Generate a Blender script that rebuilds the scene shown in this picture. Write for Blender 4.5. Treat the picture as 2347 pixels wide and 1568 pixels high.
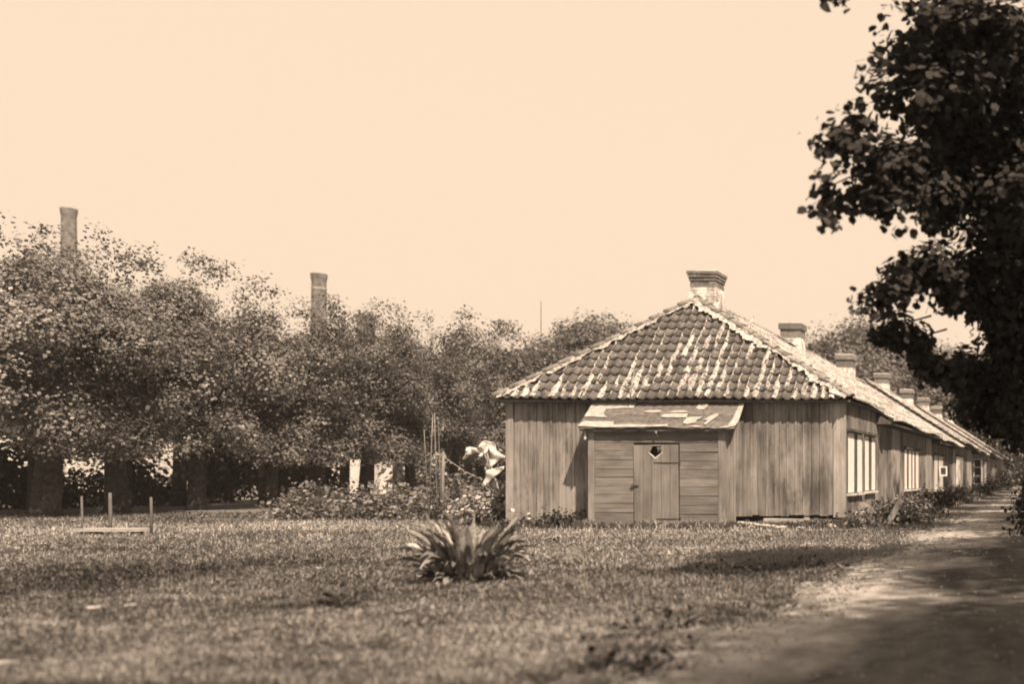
import bpy, bmesh, math, random
import numpy as np
from mathutils import Vector, Matrix, Euler
from mathutils.geometry import delaunay_2d_cdt

for _o in list(bpy.data.objects):
    bpy.data.objects.remove(_o)
SC = bpy.context.scene
COL = SC.collection
random.seed(7)
RNG = np.random.default_rng(11)

# ------------------------------------------------------------------ camera, sky, sun, exposure
F, VX, HY, CAMZ = 2200.0, 2430.0, 1090.0, 1.15      # focal length and principal point for a 2347 px wide picture
cam_d = bpy.data.cameras.new('camera')
cam = bpy.data.objects.new('camera', cam_d)
COL.objects.link(cam)
cam.location = (0, 0, CAMZ)
cam.rotation_euler = (math.radians(90), 0, 0)
cam_d.sensor_width = 36
cam_d.lens = 36 * F / 2347
cam_d.shift_x = -(VX / 2347 - 0.5)
cam_d.shift_y = (HY - 784) / 2347
cam_d.clip_start = 0.05
cam_d.clip_end = 3000
cam_d.dof.use_dof = True
cam_d.dof.focus_distance = 21.0
cam_d.dof.aperture_fstop = 0.8
SC.camera = cam

SUN = Vector((0.58, -0.62, 1.0)).normalized()
world = bpy.data.worlds.new('World')
SC.world = world
world.use_nodes = True
wn = world.node_tree.nodes
wl = world.node_tree.links
wn.clear()
sky = wn.new('ShaderNodeTexSky')
sky.sky_type = 'NISHITA'
sky.sun_disc = False
sky.sun_elevation = math.asin(SUN.z)
sky.sun_rotation = math.atan2(SUN.x, SUN.y)
sky.dust_density = 4.0
bw = wn.new('ShaderNodeRGBToBW')
mul = wn.new('ShaderNodeMath'); mul.operation = 'MULTIPLY'; mul.inputs[1].default_value = 0.12
sat = wn.new('ShaderNodeMapRange')          # the overexposed film sky: nearly even, all of it at the shoulder
sat.clamp = True
sat.inputs['From Min'].default_value = 0.0
sat.inputs['From Max'].default_value = 0.3
sat.inputs['To Min'].default_value = 0.96
sat.inputs['To Max'].default_value = 1.0
tint = wn.new('ShaderNodeMix'); tint.data_type = 'RGBA'; tint.blend_type = 'MULTIPLY'
tint.inputs['Factor'].default_value = 1.0
tint.inputs[7].default_value = (0.99, 0.76, 0.562, 1)
bg = wn.new('ShaderNodeBackground'); bg.inputs['Strength'].default_value = 0.50
wo = wn.new('ShaderNodeOutputWorld')
wl.new(sky.outputs[0], bw.inputs[0]); wl.new(bw.outputs[0], mul.inputs[0]); wl.new(mul.outputs[0], sat.inputs['Value'])
wl.new(sat.outputs[0], tint.inputs[6]); wl.new(tint.outputs[2], bg.inputs[0]); wl.new(bg.outputs[0], wo.inputs[0])

sun_d = bpy.data.lights.new('sun', 'SUN')
sun_d.energy = 5.0
sun_d.angle = math.radians(0.8)
sun_d.color = (1.0, 0.755, 0.55)
sun = bpy.data.objects.new('sun', sun_d)
COL.objects.link(sun)
sun.location = (20, -30, 50)
sun.rotation_euler = SUN.to_track_quat('Z', 'Y').to_euler()

SC.view_settings.view_transform = 'Standard'
SC.view_settings.look = 'None'
SC.view_settings.exposure = 1.0
SC.view_settings.gamma = 1.0
SC.view_settings.use_curve_mapping = False
SC.render.engine = 'CYCLES'
SC.cycles.use_denoising = True
SC.cycles.filter_width = 1.9
SC.cycles.max_bounces = 6
SC.cycles.diffuse_bounces = 3
SC.cycles.transmission_bounces = 3
SC.cycles.transparent_max_bounces = 4


# ------------------------------------------------------------------ helpers
def P(x, y, Y):
    """picture position (2347 px wide) at depth Y -> place in the scene"""
    return Vector(((x - VX) / F * Y, Y, CAMZ + (HY - y) / F * Y))


def tag(o, label=None, cat=None, group=None, kind=None):
    if label: o['label'] = label
    if cat: o['category'] = cat
    if group: o['group'] = group
    if kind: o['kind'] = kind
    return o


def empty(name, loc=(0, 0, 0), label=None, cat=None, group=None, parent=None):
    o = bpy.data.objects.new(name, None)
    o.empty_display_size = 0.2
    COL.objects.link(o)
    o.location = loc
    if parent: o.parent = parent
    return tag(o, label, cat, group)


def link(name, me, mat=None, parent=None, loc=None):
    if mat is not None and len(me.materials) == 0:
        me.materials.append(mat)
    o = bpy.data.objects.new(name, me)
    COL.objects.link(o)
    if parent is not None:
        o.parent = parent
    if loc is not None:
        o.location = loc
    return o


def mk(name, verts, faces, mat, parent=None, smooth=False, origin=None):
    """mesh from world-space vertices; parent empties may stand anywhere (no rotation)"""
    off = Vector((0, 0, 0))
    p = parent
    while p is not None:
        off += p.location
        p = p.parent
    if origin is None:
        origin = Vector((0, 0, 0)) if parent is None else off
    origin = Vector(origin)
    me = bpy.data.meshes.new(name)
    me.from_pydata([tuple(Vector(v) - origin) for v in verts], [], faces)
    if smooth:
        me.polygons.foreach_set('use_smooth', [True] * len(me.polygons))
    me.update()
    o = link(name, me, mat, parent)
    o.location = origin - off
    return o


class MB:
    def __init__(s):
        s.v = []; s.f = []

    def add(s, verts, faces):
        b = len(s.v)
        s.v += [Vector(v) for v in verts]
        s.f += [tuple(i + b for i in f) for f in faces]
        return s

    def box(s, a, b, M=None):
        x0, y0, z0 = a; x1, y1, z1 = b
        vs = [Vector((x, y, z)) for z in (z0, z1) for y in (y0, y1) for x in (x0, x1)]
        if M is not None: vs = [M @ v for v in vs]
        return s.add(vs, [(0, 2, 3, 1), (4, 5, 7, 6), (0, 1, 5, 4), (2, 6, 7, 3), (0, 4, 6, 2), (1, 3, 7, 5)])

    def tube(s, pts, radii, n=8, cap=True):
        pts = [Vector(p) for p in pts]
        if not hasattr(radii, '__len__'): radii = [radii] * len(pts)
        rings = []
        for i, p in enumerate(pts):
            d = (pts[min(i + 1, len(pts) - 1)] - pts[max(i - 1, 0)]).normalized()
            up = Vector((0, 0, 1)) if abs(d.z) < 0.9 else Vector((1, 0, 0))
            a = d.cross(up).normalized(); b = d.cross(a).normalized()
            rings.append([p + radii[i] * (math.cos(2 * math.pi * k / n) * a + math.sin(2 * math.pi * k / n) * b) for k in range(n)])
        vs = [v for r in rings for v in r]
        fs = []
        for i in range(len(pts) - 1):
            for k in range(n):
                fs.append((i * n + k, i * n + (k + 1) % n, (i + 1) * n + (k + 1) % n, (i + 1) * n + k))
        if cap:
            fs.append(tuple(range(n))[::-1]); fs.append(tuple((len(pts) - 1) * n + k for k in range(n)))
        return s.add(vs, fs)

    def build(s, name, mat, parent=None, smooth=False, origin=None):
        return mk(name, s.v, s.f, mat, parent, smooth, origin)


def box(name, a, b, mat, parent=None, jit=0.0):
    m = MB().box(a, b)
    if jit:
        m.v = [v + Vector((random.uniform(-jit, jit), random.uniform(-jit, jit), random.uniform(-jit, jit))) for v in m.v]
    return m.build(name, mat, parent)


def outline_mesh(pts, spacing=None):
    """2-D triangulation of an outline with inner points; returns verts2d, faces"""
    pts = [Vector((p[0], p[1])) for p in pts]
    n = len(pts)
    inner = []
    if spacing:
        xs = [p.x for p in pts]; ys = [p.y for p in pts]
        x = min(xs) + spacing / 2
        while x < max(xs):
            y = min(ys) + spacing / 2
            while y < max(ys):
                q = Vector((x + random.uniform(-.2, .2) * spacing, y + random.uniform(-.2, .2) * spacing))
                ins = False
                dmin = 1e9
                for i in range(n):
                    a, b = pts[i], pts[(i + 1) % n]
                    if (a.y > q.y) != (b.y > q.y) and q.x < (b.x - a.x) * (q.y - a.y) / (b.y - a.y) + a.x: ins = not ins
                    ab = b - a
                    t = max(0, min(1, (q - a).dot(ab) / max(ab.length_squared, 1e-12)))
                    dmin = min(dmin, (q - a - ab * t).length)
                if ins and dmin > spacing * .3: inner.append(q)
                y += spacing
            x += spacing
    r = delaunay_2d_cdt(pts + inner, [(i, (i + 1) % n) for i in range(n)], [], 1, 1e-6)
    return r[0], [tuple(f) for f in r[2]]


def plate(name, pts, fn, thick, mat, parent=None, spacing=None, smooth=False):
    """outline in 2-D, mapped by fn(u, v, t) where t is 0 on the face and 1 on the back"""
    vs, fs = outline_mesh(pts, spacing)
    n = len(vs)
    V = [fn(v.x, v.y, 0) for v in vs] + [fn(v.x, v.y, thick) for v in vs]
    Fc = list(fs) + [tuple(i + n for i in f[::-1]) for f in fs]
    cnt = {}
    for f in fs:
        for i in range(len(f)):
            a, b = f[i], f[(i + 1) % len(f)]
            cnt[(a, b)] = 1
    for (a, b) in list(cnt):
        if (b, a) not in cnt:
            Fc.append((b, a, a + n, b + n))
    return mk(name, V, Fc, mat, parent, smooth)


def vnoise(p, seed=0):
    """smooth value noise, p (n,3) -> 0..1"""
    p = np.asarray(p, dtype=np.float64)
    i = np.floor(p).astype(np.int64); f = p - i
    f = f * f * (3 - 2 * f)
    out = np.zeros(len(p))
    for dx in (0, 1):
        for dy in (0, 1):
            for dz in (0, 1):
                h = (i[:, 0] + dx) * 374761393 + (i[:, 1] + dy) * 668265263 + (i[:, 2] + dz) * 2147483647 + seed * 974634777
                h = (h ^ (h >> 13)) * 1274126177
                h = ((h ^ (h >> 16)) & 0xffff) / 65535.0
                out += h * np.where(dx, f[:, 0], 1 - f[:, 0]) * np.where(dy, f[:, 1], 1 - f[:, 1]) * np.where(dz, f[:, 2], 1 - f[:, 2])
    return out


def unit(a):
    return a / np.maximum(np.linalg.norm(a, axis=1, keepdims=True), 1e-9)


def poly_mesh(name, V, k, tone, mat, parent=None, origin=None):
    """V (n,k,3): n separate k-gons, tone (n,)"""
    n = len(V)
    off = Vector((0, 0, 0)); p = parent
    while p is not None:
        off += p.location; p = p.parent
    if origin is None: origin = off
    origin = Vector(origin)
    V = V - np.array(origin)
    me = bpy.data.meshes.new(name)
    me.vertices.add(n * k)
    me.vertices.foreach_set('co', V.reshape(-1).astype(np.float32))
    me.loops.add(n * k)
    me.loops.foreach_set('vertex_index', np.arange(n * k, dtype=np.int32))
    me.polygons.add(n)
    me.polygons.foreach_set('loop_start', np.arange(0, n * k, k, dtype=np.int32))
    at = me.attributes.new('tone', 'FLOAT', 'POINT')
    at.data.foreach_set('value', np.repeat(tone, k).astype(np.float32))
    me.update(calc_edges=True)
    o = link(name, me, mat, parent)
    o.location = origin - off
    return o


def leaf_polys(C, size, nrm, rng, shape='kite', droop=0.35):
    """leaf blades at C with length size, facing about nrm"""
    n = len(C)
    a = unit(rng.normal(size=(n, 3)) + np.array([0, 0, -droop]))
    nn = unit(nrm)
    a = unit(a - nn * np.sum(a * nn, axis=1, keepdims=True))
    b = np.cross(nn, a)
    L = size[:, None]
    if shape == 'kite':
        W = L * 0.38
        return np.stack([C - a * L * .5, C + b * W + nn * L * .08, C + a * L * .5, C - b * W + nn * L * .08], axis=1)
    W = L * .46
    return np.stack([C - a * L * .5, C - a * L * .25 + b * W * .9, C + a * L * .15 + b * W, C + a * L * .55 - nn * L * .12,
                     C + a * L * .15 - b * W, C - a * L * .25 - b * W * .9], axis=1)


# ------------------------------------------------------------------ materials (black and white film: greys, the warm tone comes from the light)
def nodes_of(name):
    m = bpy.data.materials.new(name)
    m.use_nodes = True
    nt = m.node_tree
    b = nt.nodes['Principled BSDF']
    return m, nt, b


def mathn(nt, op, a, b=None, c=None):
    n = nt.nodes.new('ShaderNodeMath'); n.operation = op
    for i, v in enumerate((a, b, c)):
        if v is None: continue
        if isinstance(v, (int, float)): n.inputs[i].default_value = v
        else: nt.links.new(v, n.inputs[i])
    return n.outputs[0]


def noise_tex(nt, vec, scale, detail=4, rough=.6):
    n = nt.nodes.new('ShaderNodeTexNoise')
    n.inputs['Scale'].default_value = scale
    n.inputs['Detail'].default_value = detail
    n.inputs['Roughness'].default_value = rough
    if vec is not None: nt.links.new(vec, n.inputs['Vector'])
    return n.outputs[0]


def mapping(nt, scale=(1, 1, 1), coord='Object', loc=(0, 0, 0)):
    t = nt.nodes.new('ShaderNodeTexCoord'); m = nt.nodes.new('ShaderNodeMapping')
    m.inputs['Scale'].default_value = scale
    m.inputs['Location'].default_value = loc
    nt.links.new(t.outputs[coord], m.inputs[0])
    return m.outputs[0]


def world_pos(nt, scale=(1, 1, 1)):
    g = nt.nodes.new('ShaderNodeNewGeometry'); m = nt.nodes.new('ShaderNodeMapping')
    m.inputs['Scale'].default_value = scale
    nt.links.new(g.outputs['Position'], m.inputs[0])
    return m.outputs[0]


def ramp(nt, fac, stops):
    r = nt.nodes.new('ShaderNodeValToRGB')
    e = r.color_ramp.elements
    while len(e) < len(stops): e.new(0.5)
    for i, (p, v) in enumerate(stops):
        e[i].position = p
        e[i].color = (v, v * .995, v * .99, 1)
    nt.links.new(fac, r.inputs[0])
    return r.outputs[0]


def rnd_obj(nt):
    return nt.nodes.new('ShaderNodeObjectInfo').outputs['Random']


def grey_mul(nt, col, fac):
    m = nt.nodes.new('ShaderNodeMix'); m.data_type = 'RGBA'; m.blend_type = 'MULTIPLY'
    m.inputs['Factor'].default_value = 1
    nt.links.new(col, m.inputs[6]); nt.links.new(fac, m.inputs[7])
    return m.outputs[2]


def bump(nt, b, h, strength=.4, dist=.02):
    n = nt.nodes.new('ShaderNodeBump')
    n.inputs['Strength'].default_value = strength
    n.inputs['Distance'].default_value = dist
    nt.links.new(h, n.inputs['Height']); nt.links.new(n.outputs[0], b.inputs['Normal'])


def mat_wood(name, lo, hi, vert=True, rough=.85, obvar=.35):
    m, nt, b = nodes_of(name)
    sc = (22, 22, 1.1) if vert else (1.1, 22, 22)
    sc2 = (1.7, 1.7, .8) if vert else (.7, 2.2, 2.2)
    v = world_pos(nt, sc); v2 = world_pos(nt, sc2)
    n1 = noise_tex(nt, v, 1.0, 5, .65); n2 = noise_tex(nt, v2, 1.0, 4, .6)
    f = mathn(nt, 'ADD', mathn(nt, 'MULTIPLY', n1, .42), mathn(nt, 'MULTIPLY', n2, .58))
    c = ramp(nt, f, [(.40, lo), (.51, (lo + hi) / 2), (.61, hi)])
    n3 = noise_tex(nt, world_pos(nt, (1.3, 1.3, .45) if vert else (.5, 1.3, 1.3)), 1.0, 5, .7)
    pm = nt.nodes.new('ShaderNodeMapRange'); pm.inputs['From Min'].default_value = .54; pm.inputs['From Max'].default_value = .66; pm.inputs['To Max'].default_value = .75
    nt.links.new(n3, pm.inputs['Value'])
    px = nt.nodes.new('ShaderNodeMix'); px.data_type = 'RGBA'
    nt.links.new(pm.outputs[0], px.inputs['Factor']); nt.links.new(c, px.inputs[6]); px.inputs[7].default_value = (hi * 1.2, hi * 1.19, hi * 1.18, 1)
    c = px.outputs[2]
    k = mathn(nt, 'MULTIPLY_ADD', rnd_obj(nt), obvar, 1 - obvar / 2)
    c = grey_mul(nt, c, k)
    nt.links.new(c, b.inputs['Base Color'])
    b.inputs['Roughness'].default_value = rough
    b.inputs['Specular IOR Level'].default_value = .2
    bump(nt, b, n1, .5, .01)
    return m


def mat_noise(name, lo, hi, scale=8, rough=.9, bumps=.4, obvar=.0, stops=(.35, .65), spec=.2, dist=.02):
    m, nt, b = nodes_of(name)
    v = world_pos(nt)
    n1 = noise_tex(nt, v, scale, 6, .62)
    c = ramp(nt, n1, [(stops[0], lo), (stops[1], hi)])
    if obvar:
        c = grey_mul(nt, c, mathn(nt, 'MULTIPLY_ADD', rnd_obj(nt), obvar, 1 - obvar / 2))
    nt.links.new(c, b.inputs['Base Color'])
    b.inputs['Roughness'].default_value = rough
    b.inputs['Specular IOR Level'].default_value = spec
    if bumps: bump(nt, b, n1, bumps, dist)
    return m


def mat_leaf(name, lo, hi, trans=.22, rough=.45, spec=.35):
    m, nt, b = nodes_of(name)
    at = nt.nodes.new('ShaderNodeAttribute'); at.attribute_name = 'tone'
    c = ramp(nt, at.outputs['Fac'], [(0, lo), (1, hi)])
    nt.links.new(c, b.inputs['Base Color'])
    b.inputs['Roughness'].default_value = rough
    b.inputs['Specular IOR Level'].default_value = spec
    t = nt.nodes.new('ShaderNodeBsdfTranslucent')
    nt.links.new(c, t.inputs[0])
    mx = nt.nodes.new('ShaderNodeMixShader'); mx.inputs[0].default_value = trans
    out = nt.nodes['Material Output']
    nt.links.new(b.outputs[0], mx.inputs[1]); nt.links.new(t.outputs[0], mx.inputs[2]); nt.links.new(mx.outputs[0], out.inputs[0])
    return m


def mat_tile():
    m, nt, b = nodes_of('roof_tile')
    v = world_pos(nt)
    n1 = noise_tex(nt, v, 7, 5, .65)
    c = ramp(nt, n1, [(.3, .075), (.55, .115), (.72, .18)])
    c = grey_mul(nt, c, mathn(nt, 'MULTIPLY_ADD', rnd_obj(nt), .5, .75))
    n2 = noise_tex(nt, world_pos(nt, (5, 5, 5)), 1.0, 6, .7)
    k = ramp(nt, n2, [(.60, 0), (.70, 1)])
    mx = nt.nodes.new('ShaderNodeMix'); mx.data_type = 'RGBA'
    nt.links.new(k, mx.inputs['Factor']); nt.links.new(c, mx.inputs[6]); mx.inputs[7].default_value = (.38, .375, .365, 1)
    nt.links.new(mx.outputs[2], b.inputs['Base Color'])
    b.inputs['Roughness'].default_value = .8
    b.inputs['Specular IOR Level'].default_value = .25
    bump(nt, b, n1, .3, .01)
    return m


def mat_old_roof():
    """far roofs: tiles limed and lichened almost white"""
    m, nt, b = nodes_of('limed_roof_tile')
    n2 = noise_tex(nt, world_pos(nt, (2.2, 2.2, 2.2)), 1.0, 6, .7)
    c = ramp(nt, n2, [(.36, .20), (.5, .42), (.62, .64)])
    nt.links.new(c, b.inputs['Base Color'])
    b.inputs['Roughness'].default_value = .9
    b.inputs['Specular IOR Level'].default_value = .15
    return m


def mat_chimney():
    m, nt, b = nodes_of('chimney_brick')
    n1 = noise_tex(nt, world_pos(nt), 9, 5, .65)
    c = ramp(nt, n1, [(.3, .10), (.7, .20)])
    c = grey_mul(nt, c, mathn(nt, 'MULTIPLY_ADD', rnd_obj(nt), .6, .7))
    nt.links.new(c, b.inputs['Base Color'])
    b.inputs['Roughness'].default_value = .9
    bump(nt, b, n1, .5, .01)
    return m


M = {}
M['board'] = mat_wood('weathered_board', .075, .25, True, obvar=.42)
M['board_h'] = mat_wood('weathered_board_flat', .10, .20, False, obvar=.22)
M['board_door'] = mat_wood('door_board', .115, .22, True, obvar=.25)
M['pale_board'] = mat_wood('pale_board', .19, .34, True, obvar=.2)
M['dark_wood'] = mat_wood('dark_wood', .05, .12, True)
M['tile'] = mat_tile()
M['ridge_tile'] = mat_noise('ridge_tile', .13, .30, 10, .85, .4, .5)
M['lime'] = mat_noise('lime_mortar', .11, .44, 13, .95, .8, .3, (.36, .58))
M['old_roof'] = mat_old_roof()
M['brick'] = mat_chimney()
M['mortar'] = mat_noise('mortar', .22, .38, 20, .95, .5)
M['whitewash'] = mat_noise('whitewash', .26, .66, 5, .95, .5, 0, (.4, .56))
M['felt'] = mat_noise('tarred_felt', .075, .14, 12, .9, .5, .3)
M['felt_pale'] = mat_noise('bare_felt', .25, .38, 9, .9, .4, .15)
M['white'] = mat_noise('white_paint', .62, .80, 10, .6, .1)
M['offwhite'] = mat_noise('worn_white_paint', .40, .62, 8, .7, .2)
M['stone'] = mat_noise('field_stone', .14, .36, 9, .9, .5, .5)
M['dark_stone'] = mat_noise('footing_stone', .03, .09, 6, .95, .6)
M['iron'] = mat_noise('iron', .03, .07, 20, .6, .2)
M['bark'] = mat_noise('bark', .025, .075, 9, .95, .9, 0, (.35, .65), .1, .05)
M['pole'] = mat_noise('peeled_pole', .18, .34, 12, .85, .3, .3)
M['linen'] = mat_noise('linen', .46, .56, 6, .8, .15)
M['linen_grey'] = mat_noise('grey_linen', .2, .27, 6, .8, .15)
M['factory'] = mat_noise('factory_brick', .06, .17, 1.6, .95, .3)
M['plaster'] = mat_noise('pale_plaster', .50, .70, 2, .9, .2)
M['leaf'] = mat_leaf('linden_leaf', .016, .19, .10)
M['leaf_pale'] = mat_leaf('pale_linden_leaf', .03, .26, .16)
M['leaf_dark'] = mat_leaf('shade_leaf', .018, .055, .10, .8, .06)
M['leaf_far'] = mat_leaf('far_leaf', .04, .16, .15, .6)
M['leaf_bush'] = mat_leaf('bush_leaf', .05, .26, .2)
M['leaf_glossy'] = mat_leaf('broad_leaf', .12, .55, .2, .4)
M['grass'] = mat_leaf('grass_blade', .12, .60, .25, .6, .2)
M['dock'] = mat_noise('dock_leaf', .08, .25, 16, .40, .25, .9, (.3, .7), .45)
M['glass'] = None
_m, _nt, _b = nodes_of('window_glass')
_b.inputs['Base Color'].default_value = (.03, .03, .03, 1); _b.inputs['Roughness'].default_value = .12
M['glass'] = _m


def mat_ground():
    m, nt, b = nodes_of('turf')
    n1 = noise_tex(nt, world_pos(nt), 1.2, 6, .65); n2 = noise_tex(nt, world_pos(nt), 14, 4, .7)
    f = mathn(nt, 'ADD', mathn(nt, 'MULTIPLY', n1, .6), mathn(nt, 'MULTIPLY', n2, .4))
    c = ramp(nt, f, [(.35, .09), (.65, .22)])
    nt.links.new(c, b.inputs['Base Color'])
    b.inputs['Roughness'].default_value = 1
    b.inputs['Specular IOR Level'].default_value = .05
    bump(nt, b, n2, .8, .05)
    return m


def mat_path():
    m, nt, b = nodes_of('trodden_earth_and_shade')
    n1 = noise_tex(nt, world_pos(nt, (1.4, .5, 1)), 1.0, 5, .6); n2 = noise_tex(nt, world_pos(nt), 38, 4, .75)
    n3 = noise_tex(nt, world_pos(nt), 5, 5, .65)
    f = mathn(nt, 'ADD', mathn(nt, 'MULTIPLY', n1, .5), mathn(nt, 'ADD', mathn(nt, 'MULTIPLY', n2, .2), mathn(nt, 'MULTIPLY', n3, .3)))
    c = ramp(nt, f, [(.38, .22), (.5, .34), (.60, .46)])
    d = ramp(nt, f, [(.38, .045), (.5, .085), (.62, .15)])  # dark soil, with the trees' shade put into its colour
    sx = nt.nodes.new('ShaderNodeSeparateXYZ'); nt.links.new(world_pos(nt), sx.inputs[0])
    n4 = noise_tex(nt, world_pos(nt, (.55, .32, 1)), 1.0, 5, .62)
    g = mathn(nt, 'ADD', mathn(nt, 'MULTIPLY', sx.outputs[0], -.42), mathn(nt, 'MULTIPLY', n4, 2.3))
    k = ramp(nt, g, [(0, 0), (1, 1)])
    mp = nt.nodes.new('ShaderNodeMapRange'); mp.inputs['From Min'].default_value = 1.55; mp.inputs['From Max'].default_value = 1.98  # left strip pale as sunlit sand, right side darkened by painted shade
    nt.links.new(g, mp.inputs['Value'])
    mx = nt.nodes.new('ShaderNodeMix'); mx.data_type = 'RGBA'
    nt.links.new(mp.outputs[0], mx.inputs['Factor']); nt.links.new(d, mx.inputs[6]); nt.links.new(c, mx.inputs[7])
    nt.links.new(mx.outputs[2], b.inputs['Base Color'])
    b.inputs['Roughness'].default_value = 1
    b.inputs['Specular IOR Level'].default_value = .05
    h = mathn(nt, 'ADD', n2, n3)
    bump(nt, b, h, .7, .025)
    return m


M['ground'] = mat_ground()
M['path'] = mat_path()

# ------------------------------------------------------------------ ground and path
gx = sorted(set([-900, -400, -200, -120, -80, -60] + [round(-45 + .5 * i, 2) for i in range(0, 91)] + [3, 6, 12, 25, 60, 150, 400, 900]))
gy = sorted(set([-300, -100, -40, -15, -5] + [round(.5 * i, 2) for i in range(0, 130)] + [70, 80, 100, 140, 220, 400, 900, 2000]))


def path_left(y):
    t = y
    return -2.62 - .012 * max(0, t - 10) + .16 * math.sin(t * .9) + .10 * math.sin(t * 2.3 + 1) + .05 * math.sin(t * 6.1)


def path_right(y):
    return (.75 if y < 13 else max(-.35, .75 - (y - 13) * .14)) + .08 * math.sin(y * .7 + 2) - .006 * y + .05 * math.sin(y * 3.1)


def ground_z(x, y):
    x = np.asarray(x, float); y = np.asarray(y, float)
    z = .05 * (vnoise(np.stack([x * .45, y * .45, x * 0], 1), 3) - .5) + .03 * (vnoise(np.stack([x * 1.6, y * 1.6, x * 0], 1), 4) - .5)
    k = np.clip((-x - 3.0) / 1.2, 0, 1) * np.clip((46 + x) / 4, 0, 1)
    return z * k


GX, GY = np.meshgrid(gx, gy, indexing='ij')
gz = ground_z(GX.ravel(), GY.ravel())
nv = len(gy)
gf = [(i * nv + j, (i + 1) * nv + j, (i + 1) * nv + j + 1, i * nv + j + 1) for i in range(len(gx) - 1) for j in range(nv - 1)]
ground = mk('ground', np.stack([GX.ravel(), GY.ravel(), gz], 1).tolist(), gf, M['ground'], smooth=True)
tag(ground, 'wide rough turf ground running to the horizon', 'ground', kind='structure')

pv, pf = [], []
ys = [-6 + .25 * i for i in range(0, 380)]
for j, y in enumerate(ys):
    a, b = path_left(y), path_right(y)
    for i in range(7):
        t = i / 6
        z = .012 + .012 * math.sin(math.pi * t) - .018 * math.exp(-((t - .3) / .12) ** 2) * 0
        if i in (0, 6): z = -.01
        pv.append((a + (b - a) * t, y, z))
    if j:
        for i in range(6):
            q = (j - 1) * 7 + i
            pf.append((q, q + 1, q + 8, q + 7))
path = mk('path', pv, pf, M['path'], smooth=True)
tag(path, 'pale trodden earth path with tree shade painted on its right side, running past the row of houses', 'path', kind='structure')

# ------------------------------------------------------------------ the end house
YF = 21.15
WL, WR = -12.2, -4.73
RX, RZ = -8.80, 5.38             # ridge
EZ, EY = 2.82, 20.92             # front eave
EL, ER = -12.30, -4.58
AP = Vector((RX, 23.25, RZ))
YB = 24.7                        # where the next house begins
house = empty('wooden_house', (-8.5, YF, 0), 'weathered board end house with hipped pantile roof and squat brick chimney', 'house')
wall = MB().box((WL + .06, YF + .06, .24), (WR - .03, YB, 2.86)).build('wall', M['dark_wood'], house)
MB().box((WL + .3, YF + .38, -.1), (WR - .35, YB - .02, .235)).build('footing', M['dark_stone'], house)
x = WL + .16
bw_ = []
while x < WR - .30:
    w = random.uniform(.145, .205)
    bw_.append((x, min(x + w, WR - .27))); x += w
for (a, b) in bw_:
    mid = (a + b) / 2
    zb = random.uniform(.24, .28) if mid > -7.2 else random.uniform(.10, .18)
    if -10.0 < mid < -7.2: zb = 2.2
    d = random.uniform(-.008, .008)
    o = box('board', (a + .005, YF + d, zb), (b - .005, YF + .045 + d, 2.88), M['board'], wall)
    if random.random() < .5:
        box('board', (b - .022, YF + d - .012, zb), (b + .018, YF + d + .006, 2.86), M['board'], wall)
box('corner_board', (WL, YF - .03, .16), (WL + .155, YF + .05, 2.88), M['pale_board'], wall)
box('corner_board', (WR - .265, YF - .02, .22), (WR, YF + .05, 2.88), M['pale_board'], wall)
# footing posts and stones in the gap below the boards
for fx, fw in ((-4.85, .16), (-5.6, .12)):
    box('footing_post', (fx - fw / 2, YF + .02, -.05), (fx + fw / 2, YF + .2, .27), M['board'], house, .01)
# side wall boards (seen edge-on)
m = MB()
y = YF + .05
while y < YB - .05:
    w = random.uniform(.15, .2)
    m.box((WR - .03, y, .22), (WR + random.uniform(-.006, .008), min(y + w, YB) - .008, 2.80)); y += w
m.build('side_boarding', M['board'], house)
box('eave_board', (EL + .1, EY + .10, 2.74), (ER - .06, EY + .14, 2.83), M['dark_wood'], house)

# roof
roof = MB().add([(EL, EY, EZ - .03), (ER, EY, EZ - .03), AP - Vector((0, 0, .03)), (RX, YB, RZ - .03), (EL, YB, EZ - .03), (ER, YB, EZ - .03),
                 (EL, EY, EZ - .07), (ER, EY, EZ - .07), (EL, YB, EZ - .07), (ER, YB, EZ - .07)],
                [(0, 1, 2), (1, 5, 3, 2), (0, 2, 3, 4), (0, 6, 7, 1), (1, 7, 9, 5), (0, 4, 8, 6), (6, 8, 9, 7)]).build('roof', M['dark_wood'], house)


def tile_profile(n=9):
    out = []
    for i in range(n):
        u = i / (n - 1)
        out.append((u, .058 * (math.cos(2 * math.pi * (u - .86)) * .5 + .5) ** 1.6))
    return out


def tile_geo(w, g, n=9, sag=0):
    """pantile in local (u along the eave, v up the slope, h off the roof)"""
    pr = tile_profile(n)
    vs, fs = [], []
    for (v, h) in ((0, .052), (g + .07, .008)):
        for (u, q) in pr: vs.append((u * (w + .022) - .011, v, h + q))
    for (u, q) in pr: vs.append((u * (w + .022) - .011, .002, .052 + q - .024))
    for i in range(n - 1):
        fs.append((i, i + 1, n + i + 1, n + i))
        fs.append((2 * n + i, 2 * n + i + 1, i + 1, i))
    return vs, fs


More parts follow.
